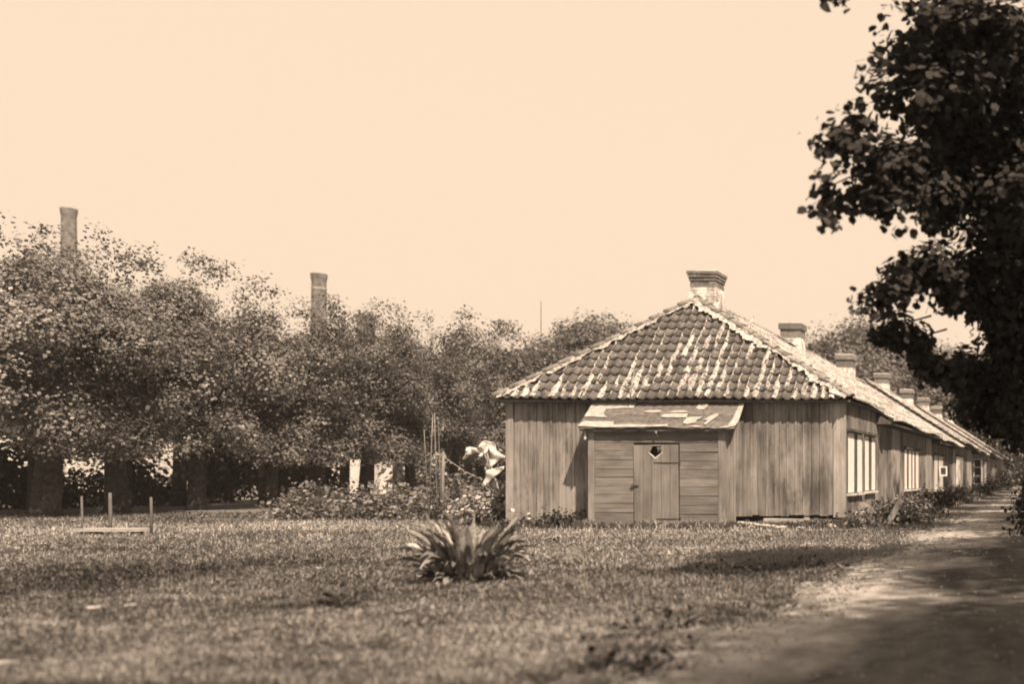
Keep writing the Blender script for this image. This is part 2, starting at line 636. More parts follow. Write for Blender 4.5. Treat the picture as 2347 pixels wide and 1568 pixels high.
rows = 13
up = (AP - Vector((RX, EY, EZ)))
slope_len = up.length
up.normalize()
uax = Vector((1, 0, 0))
nax = uax.cross(up).normalized()
tw, tg = .21, slope_len / rows
tvs, tfs = tile_geo(tw, tg)
tme = []
for k in range(4):
    me = bpy.data.meshes.new('tile')
    me.from_pydata([(a * 1, b, c + random.uniform(-.003, .003)) for a, b, c in tvs], [], tfs)
    me.polygons.foreach_set('use_smooth', [True] * len(me.polygons))
    me.materials.append(M['tile'])
    tme.append(me)
R3 = Matrix((uax, up, nax)).transposed()
hoff = house.location
ncol = int((ER - EL) / tw)
for j in range(rows):
    for i in range(ncol + 1):
        u0 = EL + i * tw
        v0 = j * tg - .05
        vm = (j + .45) / rows
        xl = EL + (RX - EL) * vm; xr = ER + (RX - ER) * vm
        uc = u0 + tw / 2
        if uc < xl - .03 or uc > xr + .03: continue
        o = bpy.data.objects.new('tile', tme[random.randrange(4)])
        COL.objects.link(o); o.parent = roof
        p = Vector((u0, EY, EZ)) + up * v0 + Vector((0, 0, .035 * math.sin(i * .33 + 1) * (1 - vm) * .6)) + nax * random.uniform(-.004, .006)
        o.location = p - hoff
        rz = Matrix.Rotation(random.gauss(0, .012), 3, 'Z')
        o.rotation_euler = (R3 @ rz).to_euler()

# streaks of lime mortar along the tile rolls: column, first row, last row (rows counted up from the eave), width
streaks = [(3, 0, 1.3, .10), (5, 0, 2.0, .12), (6, .2, 1.4, .07), (8, 0, 3.6, .10), (9, 2.2, 3.4, .08), (10, 0, 1.3, .10), (12, 0.2, 4.3, .09), (13, .3, 3.9, .12),
           (15, 3.0, 4.4, .09), (16, 4.6, 7.6, .09), (17, 5.1, 9.0, .10), (16, 2.9, 4.2, .09), (18, 1.2, 7.6, .11), (19, 1.2, 6.2, .12), (19, 6.4, 7.9, .10), (20, 7.6, 9.8, .09),
           (20, .4, 4.0, .10), (21, .2, 5.5, .10), (21, 5.8, 7.8, .07), (22, 1.0, 4.0, .10), (22, 4.2, 6.0, .06), (23, 8.4, 10.6, .08), (24, 5.2, 7.5, .11), (25, .0, 1.0, .10),
           (26, 0, 3.6, .11), (26, 3.4, 7.4, .09), (27, 1.4, 4.4, .07), (28, .2, 2.2, .10), (29, 1.6, 3.6, .08), (29, 3.6, 5.0, .06), (30, 0, 1.4, .11), (31, .8, 2.8, .09), (32, 0, 1.6, .12),
           (33, .0, 1.4, .10), (34, 0, .9, .13), (2, 0, .8, .12), (1, 0, .5, .12), (7, .0, .8, .08), (14, .0, .6, .07), (23, 0, .7, .07), (11, 1.0, 2.2, .07), (14, 1.6, 2.7, .09), (24, 2.0, 3.0, .05), (35, 0, .6, .11)]
for c in range(1, 36):
    top = rows * min((c + .5) * tw / (RX - EL), (36.8 - c) * tw / (ER - RX)) - .8
    q = random.uniform(0, 1.5)
    while q < top:
        L_ = random.uniform(1.2, 3.6)
        if random.random() < .55: streaks.append((c, q, min(q + L_, top), random.uniform(.035, .06)))
        q += L_ + random.uniform(.5, 2)
for (c, r0, r1, wd) in streaks:
    n = max(4, int((r1 - r0) * 5))
    vs, fs = [], []
    ph = random.uniform(0, 9)
    for k in range(n + 1):
        t = k / n
        r = max(0, r0 - .4) + (r1 + .7 - max(0, r0 - .4)) * t
        uc = EL + (c + .88) * tw + .012 * math.sin(r * 2.1 + ph)
        taper = min(1, 3.0 * t + .6, 1.6 * (1 - t) + .25) * .82
        w = wd * .78 * taper * random.uniform(.7, 1.2)
        st = (r % 1.0)
        base = .052 - .044 * st + .056
        for (du, dh) in ((-1, -.030), (-.55, -.002), (0, .012), (.55, 0.0), (1, -.030)):
            q = Vector((uc + du * w, EY, EZ)) + up * (r * tg - .05) + nax * (base + dh + random.uniform(-.004, .004))
            q.z += .035 * math.sin(c * .33 + 1) * (1 - r / rows) * .6
            vs.append(q)
        if k:
            for d in range(4): fs.append(((k - 1) * 5 + d, (k - 1) * 5 + d + 1, k * 5 + d + 1, k * 5 + d))
    mk('mortar_streak', vs, fs, M['lime'], roof, True)


def cap_tiles(A, B, n, parent, r=.10, mat=None, mats=None, joined=False, lift=.06, nseg=7):
    """half-round tiles from A up to B"""
    A, B = Vector(A), Vector(B)
    d = (B - A).normalized(); L = (B - A).length / n
    s = d.cross(Vector((0, 0, 1))).normalized(); u = s.cross(d).normalized()
    J = MB()
    for k in range(n):
        vs, fs = [], []
        jr = random.uniform(-.012, .012)
        for (t, rr, h) in ((-.06, r * 1.08, lift + .035), (L + .02, r * .86, lift)):
            for i in range(nseg):
                a = math.pi * i / (nseg - 1)
                vs.append(A + d * (k * L + t) + s * (rr * math.cos(a) + jr) + u * (rr * math.sin(a) * .85 + h - .03))
        for i in range(nseg):
            a = math.pi * i / (nseg - 1)
            vs.append(A + d * (k * L - .058) + s * (r * .9 * math.cos(a) + jr) + u * (r * .9 * math.sin(a) * .85 + lift - .01))
        for i in range(nseg - 1):
            fs.append((i, i + 1, nseg + i + 1, nseg + i)); fs.append((2 * nseg + i, 2 * nseg + i + 1, i + 1, i))
        if joined: J.add(vs, fs)
        else: mk('ridge_tile', vs, fs, mat, parent, True)
    return J


def mortar_bed(A, B, parent, w0=.12, w1=.26, drop=.62, mat=None, n=90, lift=.045):
    A, B = Vector(A), Vector(B)
    d = (B - A).normalized()
    s = d.cross(Vector((0, 0, 1))).normalized()
    vs, fs = [], []
    wl_ = {-1: (w0 + w1) / 2, 1: (w0 + w1) / 2}
    for k in range(n + 1):
        p = A + (B - A) * (k / n)
        for q_ in (-1, 1): wl_[q_] = min(w1, max(w0 * .6, wl_[q_] * .55 + random.uniform(w0 * .5, w1 * 1.05) * .45))
        for sg in (-1, -.5, 0, .5, 1):
            w = wl_[sg] if abs(sg) == 1 else .10
            q = p + s * sg * w * (1 if abs(sg) == 1 else 1)
            q.z += lift + .06 - abs(sg) * drop * w * 1.0 + random.uniform(-.012, .012)
            vs.append(q)
        if k:
            for i in range(4): fs.append(((k - 1) * 5 + i, (k - 1) * 5 + i + 1, k * 5 + i + 1, k * 5 + i))
    return mk('mortar_bed', vs, fs, mat or M['lime'], parent, True)


CL, CR = Vector((EL, EY, EZ)), Vector((ER, EY, EZ))
cap_tiles(CL + Vector((.03, .02, .02)), AP, 13, roof, .095, M['ridge_tile'])
cap_tiles(CR + Vector((-.03, .02, .02)), AP, 13, roof, .095, M['ridge_tile'])
mortar_bed(CL, AP, roof, .12, .30)
mortar_bed(CR, AP, roof, .14, .36)


def slope_tiles(x_eave, z_eave, y0, y1, parent, mat, hip=False, name='roof_tiles', sag=.0, RZ=RZ):
    """the slope towards the path, all tiles as one part"""
    A = Vector((x_eave, 0, z_eave)); B = Vector((RX, 0, RZ))
    upv = (B - A); L = upv.length; upv.normalize()
    ua = Vector((0, 1, 0)); na = ua.cross(upv).normalized()
    if na.x < 0: na = -na
    nr = max(3, int(round(L / .29))); g = L / nr
    vs0, fs0 = tile_geo(.21, g, 5)
    J = MB()
    for j in range(nr):
        for i in range(int((y1 - y0) / .21)):
            yy = y0 + i * .21
            if hip:
                v = (j + .4) / nr
                if yy + .1 < EY + (AP.y - EY) * v - .02: continue
            b = Vector((x_eave, yy, z_eave)) + upv * (j * g - .04)
            h = random.uniform(-.006, .006)
            w = sag * math.sin((yy - y0) * .8) * .05
            J.add([b + ua * p[0] + upv * p[1] + na * (p[2] + h) + Vector((0, 0, w)) for p in vs0], fs0)
    o = J.build(name, mat, parent, True)
    o['kind'] = 'stuff'
    return o


slope_tiles(ER, EZ, EY, YB, roof, M['old_roof'], True)
cap_tiles((RX, AP.y + .05, RZ), (RX, YB, RZ), 5, roof, .10, M['ridge_tile'])
mortar_bed((RX, AP.y, RZ), (RX, YB, RZ), roof, .10, .2, .6, n=10)


# chimneys
def chimney(parent, cx0, cx1, cy0, cy1, z0, ztop, bricks=True, soot=True):
    ch = MB().box((cx0 + .012, cy0 + .012, z0), (cx1 - .012, cy1 - .012, ztop - .02)).build('chimney', M['mortar'], parent)
    if bricks:
        ce, brk = .078, .225
        nz = int((ztop - .26 - z0) / ce)
        z = ztop - .26 - nz * ce
        k = 0
        while z < ztop - .04:
            out = 0.0
            if z > ztop - .265: out = .028 + .022 * min(2, int((z - (ztop - .265)) / ce))
            flare = max(0, .05 * (1 - (z - z0 - .35) / .5)) if z < z0 + .85 else 0
            X0, X1, Y0, Y1 = cx0 - out - flare * .6, cx1 + out + flare, cy0 - out - flare * .4, cy1 + out
            mt = M['whitewash'] if z < z0 + .62 + random.uniform(-.06, .06) else M['brick']
            off = (k % 2) * brk * .5
            for (a0, a1, horiz, side) in ((X0, X1, True, Y0), (X0, X1, True, Y1 - .11), (Y0 + .112, Y1 - .112, False, X0), (Y0 + .112, Y1 - .112, False, X1 - .11)):
                s = a0 - off * .9
                while s < a1 - .02:
                    e = min(s + brk, a1); b0 = max(s, a0)
                    if e - b0 > .04:
                        j = random.uniform(-.005, .005)
                        if horiz: box('brick', (b0 + .004, side + j, z + .004), (e - .004, side + .11 + j, z + ce - .004), mt, ch)
                        else: box('brick', (side + j, b0 + .004, z + .004), (side + .11 + j, e - .004, z + ce - .004), mt, ch)
                    s += brk
            z += ce; k += 1
        box('cap_slab', (cx0 - .03, cy0 - .03, ztop - .03), (cx1 + .03, cy1 + .03, ztop + .015), M['offwhite'], ch, .006)
        box('flue', (cx0 + .14, cy0 + .14, ztop), (cx1 - .14, cy1 - .14, ztop + .03), M['dark_stone'], ch, .006)
    else:
        MB().box((cx0 - .004, cy0 - .004, z0), (cx1 + .004, cy1 + .004, z0 + (ztop - z0) * .55)).build('limed_base', M['whitewash'], ch)
        MB().box((cx0, cy0, z0 + (ztop - z0) * .55), (cx1, cy1, ztop - .22)).build('stack', M['brick'], ch)
        mm = MB()
        mm.box((cx0 - .05, cy0 - .05, ztop - .22), (cx1 + .05, cy1 + .05, ztop - .03))
        mm.build('cap', M['brick'], ch)
        MB().box((cx0 - .03, cy0 - .03, ztop - .03), (cx1 + .03, cy1 + .03, ztop + .01)).build('cap_slab', M['offwhite'], ch)
    return ch


chimney(house, -9.04, -8.42, 23.45, 24.02, 5.05, 6.17)
# lime fillet where the chimney meets the ridge
mm = MB()
for k in range(14):
    a = k / 14 * 2 * math.pi
    c = Vector((-8.73 + .36 * math.cos(a), 23.73 + .34 * math.sin(a), 5.36 - .25 * abs(math.cos(a))))
    mm.box(c - Vector((.09, .09, .12)), c + Vector((.09, .09, random.uniform(.06, .14))), None)
mm.v = [v + Vector((random.uniform(-.03, .03), random.uniform(-.03, .03), random.uniform(-.03, .03))) for v in mm.v]
mm.build('mortar_fillet', M['lime'], house)


# windows of the path side
def side_window(parent, strips, z0, z1, mat='white', lintel=True, xw=None):
    xw = WR + .004 if xw is None else xw
    ya, yb = strips[0][0], strips[-1][1]
    w = MB().box((xw - .02, ya - .04, z0 - .02), (xw + .008, yb + .04, z1 + .02)).build('window', M['dark_wood'], parent)
    for (a, b) in strips:
        MB().box((xw - .01, a, z0), (xw + .014, b, z1)).build('casement', M[mat], w)
    box('sill', (xw - .01, ya - .06, z0 - .07), (xw + .09, yb + .06, z0 - .022), M['offwhite'], w)
    if lintel: box('lintel', (xw - .01, ya - .08, z1 + .03), (xw + .10, yb + .08, z1 + .09), M['dark_wood'], w)
    return w


side_window(house, [(21.36, 21.95), (22.33, 22.82)], .76, 2.1)
side_window(house, [(23.20, 23.62), (24.02, 24.42)], .78, 2.1)

# ------------------------------------------------------------------ the rest of the row
bounds = [24.7, 35.3, 43.2, 51.0, 58.6, 65.0, 72.4, 80.0]
chy = [31.5, 39.3, 47.3, 55.0, 61.7, 68.4, 76.6]
rowlab = ['second house of the row with tall narrow white windows beside the end house', 'third house of the row with a small open casement',
          'fourth house of the row with one broad white shutter', 'fifth house of the row with an open white three-pane sash',
          'sixth house of the row half hidden by roadside bushes', 'seventh house of the row under a limed roof far down the path',
          'last and farthest house of the row where the path vanishes']
X2, Z2 = -4.36, 2.55
units = []
for i in range(7):
    y0, y1 = bounds[i], bounds[i + 1]
    h = empty('row_house', (-8.5, y0, 0), rowlab[i], 'house', 'low houses of the row along the path')
    units.append(h)
    MB().box((WL + .05, y0 + .02, 0), (WR - .02, y1, 2.7)).build('wall', M['board'], h)
    J = MB(); y = y0 + .03
    while y < y1 - .1:
        w = random.uniform(.16, .26)
        J.box((WR - .025, y, .1), (WR + random.uniform(-.008, .006), min(y + w, y1) - .01, 2.62)); y += w
    J.build('side_boarding', M['board'], h)
    dz = (0, -.14, .02, -.16, -.02, -.18, -.04)[i]; rz_ = RZ + dz; z2_ = Z2 + dz
    rf = MB().add([(X2, y0, z2_ - .03), (RX, y0, rz_ - .03), (EL, y0, (EZ + dz) - .03), (X2, y1, z2_ - .03), (RX, y1, rz_ - .03), (EL, y1, (EZ + dz) - .03), (X2, y0, z2_ - .08), (X2, y1, z2_ - .08), (WR - .1, y0, z2_ - .08), (WR - .1, y1, z2_ - .08), (WL, y0, 2.5), (WL, y1, 2.5)],
                  [(0, 3, 4, 1), (1, 4, 5, 2), (0, 6, 7, 3), (6, 8, 9, 7), (0, 1, 2, 10, 8, 6), (3, 7, 9, 11, 5, 4)]).build('roof', M['dark_wood'], h)
    slope_tiles(X2, z2_, y0, y1, rf, M['old_roof'], False, sag=1.0, RZ=rz_)
    J = cap_tiles((RX, y0, rz_), (RX, y1, rz_), int((y1 - y0) / .38), rf, .10, joined=True, nseg=5)
    J.build('ridge_tiles', M['ridge_tile'], rf, True)
    mortar_bed((RX, y0, rz_), (RX, y1, rz_), rf, .12, .3, .6, n=30)
    chimney(h, -9.1, -8.45, chy[i] - .3, chy[i] + .3, 5.0 + dz, 6.17 + dz + (.05 if i % 2 else -.04), bricks=False)
    # limed verge at the start of each roof
    mm = MB()
    for k in range(14):
        t = k / 13
        c = Vector((X2, y0 + .05, z2_ + .06)).lerp(Vector((X2 - 1.2, y0 + .3, z2_ + .06 + .77)), t)
        c += Vector((random.uniform(-.05, .05), random.uniform(0, .9) * (1 - t), 0))
        mm.box(c - Vector((.09, .10, .05)), c + Vector((.09, .16, .06)))
    mm.v = [v + Vector((random.uniform(-.03, .03), random.uniform(-.03, .03), random.uniform(-.03, .03))) for v in mm.v]
    mm.build('limed_verge', M['lime'], rf)['kind'] = 'stuff'

side_window(units[0], [(29.1, 29.5), (29.9, 30.35)], .73, 1.93)
side_window(units[0], [(30.66, 31.0), (31.36, 31.9)], .73, 1.93)
w3 = side_window(units[1], [(36.0, 36.9), (37.3, 38.6)], .6, 1.9, 'offwhite')
side_window(units[2], [(43.5, 46.6)], .62, 2.0)
side_window(units[3], [(53.2, 55.2)], .62, 2.05)
side_window(units[3], [(56.2, 58.0)], .62, 2.05)
side_window(units[4], [(60.0, 62.0)], .7, 2.0, 'offwhite')


def open_sash(parent, y, z0, z1, w, panes, name='open_casement'):
    x0 = WR + .05
    m = MB()
    t = .05
    m.box((x0, y - .02, z0), (x0 + t, y + .02, z1)); m.box((x0 + w - t, y - .02, z0), (x0 + w, y + .02, z1))
    for k in range(panes + 1):
        zz = z0 + (z1 - z0) * k / panes
        a, b = max(zz - t / 2, z0), min(zz + t / 2, z1)
        if b - a < t * .9: a, b = (z0, z0 + t) if k == 0 else (z1 - t, z1)
        m.box((x0 + t, y - .018, a), (x0 + w - t, y + .018, b))
    s = m.build(name, M['white'], parent)
    MB().box((x0 + t, y - .005, z0 + t), (x0 + w - t, y + .005, z1 - t)).build('pane', M['dark_stone'], s)


open_sash(units[3], 51.8, .66, 2.04, .44, 3)
open_sash(units[1], 37.2, 1.12, 1.5, .30, 1)
for h, a, b in ((units[0], 26.8, 28.2), (units[0], 33.7, 35.2), (units[1], 42.2, 43.1), (units[2], 49.0, 50.9), (units[4], 62.8, 64.2)):
    k = a
    while k < b - .1:
        box('pale_board', (WR - .02, k, .12), (WR + .02, min(k + .3, b) - .012, 2.58), M['pale_board'], h)
        k += .3

# ------------------------------------------------------------------ the lean-to shed
YS = 20.55


def Z3(zx, zy):
    return ((1440 + zx * .24236) / 1.0976, (980 + zy * .24236) / 1.0976)


def S(zx, zy, Y=YS):
    return P(*Z3(zx, zy), Y)


shed = empty('lean_to_shed', (-8.6, YS, 0), 'small board lean-to shed with a plank door built against the end house', 'shed')
sl, sr = S(165, 0).x, S(1590, 0).x
dl, dr = S(640, 0).x, S(1107, 0).x
zt = 2.17
swall = MB().box((sl + .02, YS + .5, -.05), (sr - .02, YF + .05, 2.3)).box((sl + .02, YS + .06, -.05), (sl + .05, YS + .5, 2.1)) \
    .box((sr - .05, YS + .06, -.05), (sr - .02, YS + .5, 2.1)).build('frame', M['dark_wood'], shed)
cornx = (S(232, 0).x, S(1515, 0).x)
box('corner_board', (sl, YS - .012, 0), (cornx[0] - .004, YS + .03, zt), M['board_door'], shed)
box('corner_board', (cornx[1] + .004, YS - .012, -.02), (sr, YS + .03, zt), M['board_door'], shed)
box('header_board', (cornx[0], YS - .004, S(0, 553).z), (cornx[1], YS + .028, S(0, 432).z + .06), M['board_h'], shed)
for (xa, xb, lines) in ((cornx[0], dl - .012, [548, 640, 732, 825, 912, 1005, 1093, 1186, 1280, 1385]), (dr + .012, cornx[1], [558, 653, 745, 832, 925, 1016, 1110, 1206, 1300, 1392])):
    for k in range(len(lines)):
        z1 = S(0, lines[k]).z
        z0 = S(0, lines[k + 1]).z if k + 1 < len(lines) else -.06
        d = random.uniform(-.006, .006)
        t = random.uniform(-.004, .004)
        mm = MB().box((xa, YS + d, z0 + .005), (xb, YS + .026 + d, z1 - .005))
        mm.v = [v + Vector((0, 0, t * (v.x - xa) / (xb - xa) * 2 - .006 * (lines[k] > 1200) * (v.x - xa))) for v in mm.v]
        mm.build('board', M['board_h'], shed)
# right side wall of the shed
for k, (ya, yb) in enumerate(((YS + .04, YS + .22), (YS + .225, YS + .42), (YS + .425, YF - .06))):
    box('side_board', (sr - .03, ya, 0), (sr + .004 * k, yb, 2.2 + .85 * (ya - YS)), M['board'], shed)
box('side_batten', (sr - .0, YF - .10, .1), (sr + .035, YF - .045, 2.7), M['pale_board'], shed)
# door
door = empty('door', (0, 0, 0), parent=shed)
zd1, zd0 = S(0, 568).z, S(0, 1440).z
edges = [640, 735, 828, 925, 1015, 1105]


def door_fn(dy):
    return lambda u, v, t: Vector((S(u, v).x + .0004 * (v - 1000) * .02, YS - .020 + dy + t, S(u, v).z - .00012 * (u - 640) * .2))


polys = [[(640, 578), (733, 575), (733, 1440), (648, 1440)],
         [(737, 575), (826, 573), (826, 612), (805, 655), (826, 672), (826, 1440), (737, 1440)],
         [(830, 573), (923, 571), (923, 584), (836, 586), (830, 600)],
         [(830, 676), (866, 704), (923, 668), (923, 1440), (830, 1440)],
         [(927, 571), (1013, 569), (1013, 1440), (927, 1440), (927, 664), (938, 650), (927, 640)],
         [(1017, 569), (1103, 567), (1105, 1440), (1017, 1440)]]
for pl in polys:
    plate('board', pl, door_fn(random.uniform(-.004, .004)), .026, M['board_door'], door)
plate('notch_rim', [(803, 652), (866, 706), (940, 648), (946, 656), (866, 722), (794, 658)], door_fn(-.012), .010, M['offwhite'], door)
box('loose_slat', (S(868, 0).x, YS + .06, S(0, 650).z), (S(915, 0).x, YS + .09, S(0, 590).z), M['board'], door)
for (za, zb, y_) in ((850, 1125, 762), (880, 1130, 1346)):
    a, b = S(za, y_), S(zb, y_)
    box('hinge', (a.x, YS - .034, a.z - .008), (b.x, YS - .024, a.z + .010), M['iron'], door)
    MB().tube([(b.x - .01, YS - .032, a.z - .04), (b.x - .01, YS - .032, a.z + .04)], .014, 8).build('hinge_pin', M['iron'], door)
a = S(660, 1000)
box('latch', (a.x - .09, YS - .05, a.z - .014), (a.x + .07, YS - .024, a.z + .012), M['iron'], door)
MB().tube([(a.x - .05, YS - .05, a.z - .04), (a.x - .05, YS - .05, a.z + .03)], .01, 6).build('latch_staple', M['iron'], door)
a = S(900, 465)
MB().tube([a + Vector((0, .02, .05)), a + Vector((-.02, -.1, .04)), a + Vector((.005, -.13, -.02)), a + Vector((.03, -.10, -.09)), a + Vector((.035, -.06, -.12))], [.012, .012, .010, .010, .008], 7).build('hook', M['iron'], shed, True)
MB().tube([a + Vector((-.03, -.10, .06)), a + Vector((-.01, -.12, .02))], [.02, .022], 8).build('hook_knob', M['offwhite'], shed, True)

# shed roof: plank deck, felt strips, torn pale pieces
YRT, ZRT, YRB, ZRB = 21.10, 2.78, 20.40, 2.165


def roof_uv(zx, zy):
    v = (zy - 95) / (392 - 95)
    xl = 185 + (75 - 185) * v; xr = 1770 + (1655 - 1770) * v
    return (zx - xl) / (xr - xl), v


RXL, RXR = -10.24, -6.93
SN = Vector((0, -(ZRT - ZRB), (YRT - YRB))).normalized()


def roof_pt(u, v, h):
    X = RXL + (RXR - RXL) * u
    wob = .012 * math.sin(u * 9 + v * 3) + .008 * math.sin(u * 23 + 1)
    return Vector((X, YRT + (YRB - YRT) * v, ZRT + (ZRB - ZRT) * v + wob * v)) + SN * h


def roof_fn(h, curl=0.0):
    def fn(zx, zy, t):
        u, v = roof_uv(zx, zy)
        return roof_pt(u, v, h - t + curl * (.5 + .5 * math.sin(zx * .05 + zy * .11)))
    return fn


sroof = plate('roof', [(75, 392), (75 + 27.5, 318), (130, 244), (157, 170), (185, 95), (700, 95), (1200, 95), (1770, 95), (1741, 170), (1712, 244), (1684, 318), (1655, 392), (1200, 394), (700, 391)], roof_fn(0), .035, M['dark_wood'], shed, spacing=60)
strips = [(318, 398), (250, 325), (180, 260), (120, 192), (93, 132)]
for k, (ya, yb) in enumerate(strips):
    top = []; bot = []
    for i in range(0, 25):
        t = i / 24
        for lst, yy in ((top, ya), (bot, yb)):
            v = (yy - 95) / 297
            xl = 185 + (75 - 185) * v - 6; xr = 1770 + (1655 - 1770) * v + 4
            lst.append((xl + (xr - xl) * t, yy + random.uniform(-5, 5) + (8 * math.sin(t * 5 + k) if 0 < k < 4 else 0)))
    plate('felt_strip', top + bot[::-1], roof_fn(.006 + .004 * k, .004), .004, M['felt'], sroof, spacing=45)
patches = [[(190, 96), (420, 99), (652, 105), (635, 140), (610, 188), (520, 186), (400, 195), (280, 198), (155, 200), (170, 150)],
           [(155, 204), (240, 203), (330, 200), (312, 245), (330, 268), (360, 283), (300, 290), (200, 286), (118, 291), (135, 250)],
           [(72, 390), (100, 360), (130, 335), (200, 338), (290, 333), (430, 333), (428, 366), (600, 368), (800, 376), (980, 379), (985, 396), (700, 396), (300, 393)],
           [(1278, 112), (1330, 98), (1395, 96), (1392, 150), (1372, 180), (1350, 206), (1290, 202), (1263, 185), (1288, 150)],
           [(895, 276), (940, 256), (1060, 250), (1180, 250), (1170, 295), (1050, 297), (930, 292)],
           [(1138, 360), (1150, 325), (1172, 296), (1250, 287), (1335, 286), (1275, 318), (1268, 350), (1180, 364)],
           [(1338, 326), (1420, 275), (1498, 249), (1492, 275), (1430, 320), (1372, 372), (1348, 366), (1392, 318)],
           [(718, 225), (780, 205), (850, 206), (908, 211), (900, 233), (800, 236)],
           [(1730, 96), (1774, 96), (1742, 210), (1708, 320), (1670, 372), (1600, 392), (1500, 402), (1590, 378), (1642, 305), (1690, 200)],
           [(722, 97), (900, 94), (1100, 95), (1272, 100), (1268, 130), (1000, 124), (850, 132), (715, 128)],
           [(960, 238), (1050, 218), (1150, 214), (1190, 232), (1150, 240)],
           [(1190, 392), (1260, 376), (1340, 388), (1300, 398)]]
for pl in patches:
    plate('pale_patch', pl, roof_fn(.030, .010), .004, M['felt_pale'], sroof, spacing=30)
box('gutter_board', (RXL + .02, YRB + .02, ZRB - .075), (RXR - .02, YRB + .05, ZRB - .035), M['dark_wood'], shed)
a = S(135, 480, 20.5)
MB().tube([a + Vector((0, 0, .12)), a + Vector((0, 0, .02)), a + Vector((-.005, 0, -.06)), a + Vector((-.01, 0, -.1))], [.012, .018, .03, .018], 8).build('hanging_peg', M['offwhite'], shed, True)
a = S(645, 120, 21.0)
tag(MB().tube([a + Vector((0, -.2, .02)), a + Vector((.02, -.17, .4)), a + Vector((.05, -.12, .62))], [.012, .01, .008], 6).build('stick', M['pole'], None, True), 'thin pale stick standing up from the shed roof against the tiles', 'stick')

# ------------------------------------------------------------------ vegetation builders
def clump_leaves(lobes, per_area, size, rng, shell=.55, shape='kite', up=.5, droop=.35, zmin=None, ctr=None):
    """lobes: (cx,cy,cz, rx,ry,rz); leaves fill the outer part of each lobe, gathered into small twigs"""
    Cs, Ns, Ts = [], [], []
    for (cx, cy, cz, rx, ry, rz) in lobes:
        area = 4 * math.pi * ((rx * ry) ** 1.6 / 3 + (rx * rz) ** 1.6 / 3 + (ry * rz) ** 1.6 / 3) ** (1 / 1.6)
        n = int(area * per_area)
        nt = max(6, n // 9)
        d = unit(rng.normal(size=(nt, 3)))
        r = shell + (1.06 - shell) * rng.random(nt) ** .6
        T = d * r[:, None]
        bump_ = vnoise(d * 2.2 + np.array([cx, cy, cz]), 5)
        T *= (.78 + .44 * bump_)[:, None]
        idx = rng.integers(0, nt, n)
        sp = .55 * size * 3.2
        L = T[idx] * np.array([rx, ry, rz]) + rng.normal(size=(n, 3)) * sp * np.array([1, 1, .7])
        Cs.append(L + np.array([cx, cy, cz])); Ts.append(np.full(n, rng.uniform(-1, 1)))
        Ns.append(d[idx] * 1.1 + rng.normal(size=(n, 3)) * .38 + np.array([0, 0, up]))
    C = np.concatenate(Cs); N = np.concatenate(Ns); clump_leaves.tone = np.concatenate(Ts)
    if zmin is not None:
        k = C[:, 2] > zmin + .25 * rng.random(len(C)); C = C[k]; N = N[k]; clump_leaves.tone = clump_leaves.tone[k]
    return C, N


def crown(name, lobes, per_area, size, mat, parent, rng, shape='kite', up=.5, droop=.35, zmin=None, dark=0.0, shell=.55):
    C, N = clump_leaves(lobes, per_area, size, rng, shell, shape, up, droop, zmin)
    sz = size * rng.uniform(.7, 1.3, len(C))
    V = leaf_polys(C, sz, N, rng, shape, droop)
    tone = np.clip(.18 + .36 * rng.random(len(C)) * (1 - dark) + .8 * (vnoise(C * .8, 8) - .42) + .13 * clump_leaves.tone, 0, 1)
    return poly_mesh(name, V, V.shape[1], tone, mat, parent)


def trunk(parent, base, r, h, limbs, rng, lean=(0, 0), mat='bark'):
    b = Vector(base)
    m = MB()
    pts = [b + Vector((0, 0, -.1)), b + Vector((0, 0, .25)), b + Vector((lean[0] * .4, lean[1] * .4, h * .5)), b + Vector((lean[0], lean[1], h))]
    m.tube(pts, [r * 1.15, r * .95, r * .82, r * .75], 10)
    top = pts[-1]
    for k in range(limbs):
        a = 2 * math.pi * (k + rng.random() * .6) / limbs
        L = h * rng.uniform(.7, 1.2)
        p1 = top + Vector((math.cos(a) * L * .35, math.sin(a) * L * .35, L * .45))
        p2 = p1 + Vector((math.cos(a) * L * .30, math.sin(a) * L * .30, L * .6))
        m.tube([top - Vector((0, 0, .25)), p1, p2], [r * .5, r * .32, r * .12], 7)
    return m.build('trunk', M[mat], parent, True)


def tree(label, base, r, h, lobes, per_area, size, mat, group, seed, limbs=5, name='linden_tree', trunk_h=None, **kw):
    rng = np.random.default_rng(seed)
    t = empty(name, base, label, 'tree', group)
    trunk(t, base, r, trunk_h or h * .34, limbs, rng, (rng.uniform(-.25, .25), rng.uniform(-.25, .25)))
    crown('crown', lobes, per_area, size, M[mat], t, rng, **kw)
    return t


def round_lobes(c, R, n, rng, squash=.9, lr=(.38, .6), fr=(.5, .78), core=.72):
    out = [(c[0], c[1], c[2], R[0] * core, R[1] * core, R[2] * core)]
    for k in range(n):
        d = rng.normal(size=3); d /= np.linalg.norm(d)
        f = rng.uniform(*fr)
        s = rng.uniform(*lr)
        out.append((c[0] + d[0] * R[0] * f, c[1] + d[1] * R[1] * f, c[2] + d[2] * R[2] * f, R[0] * s, R[1] * s, R[2] * s * .85))
    return out


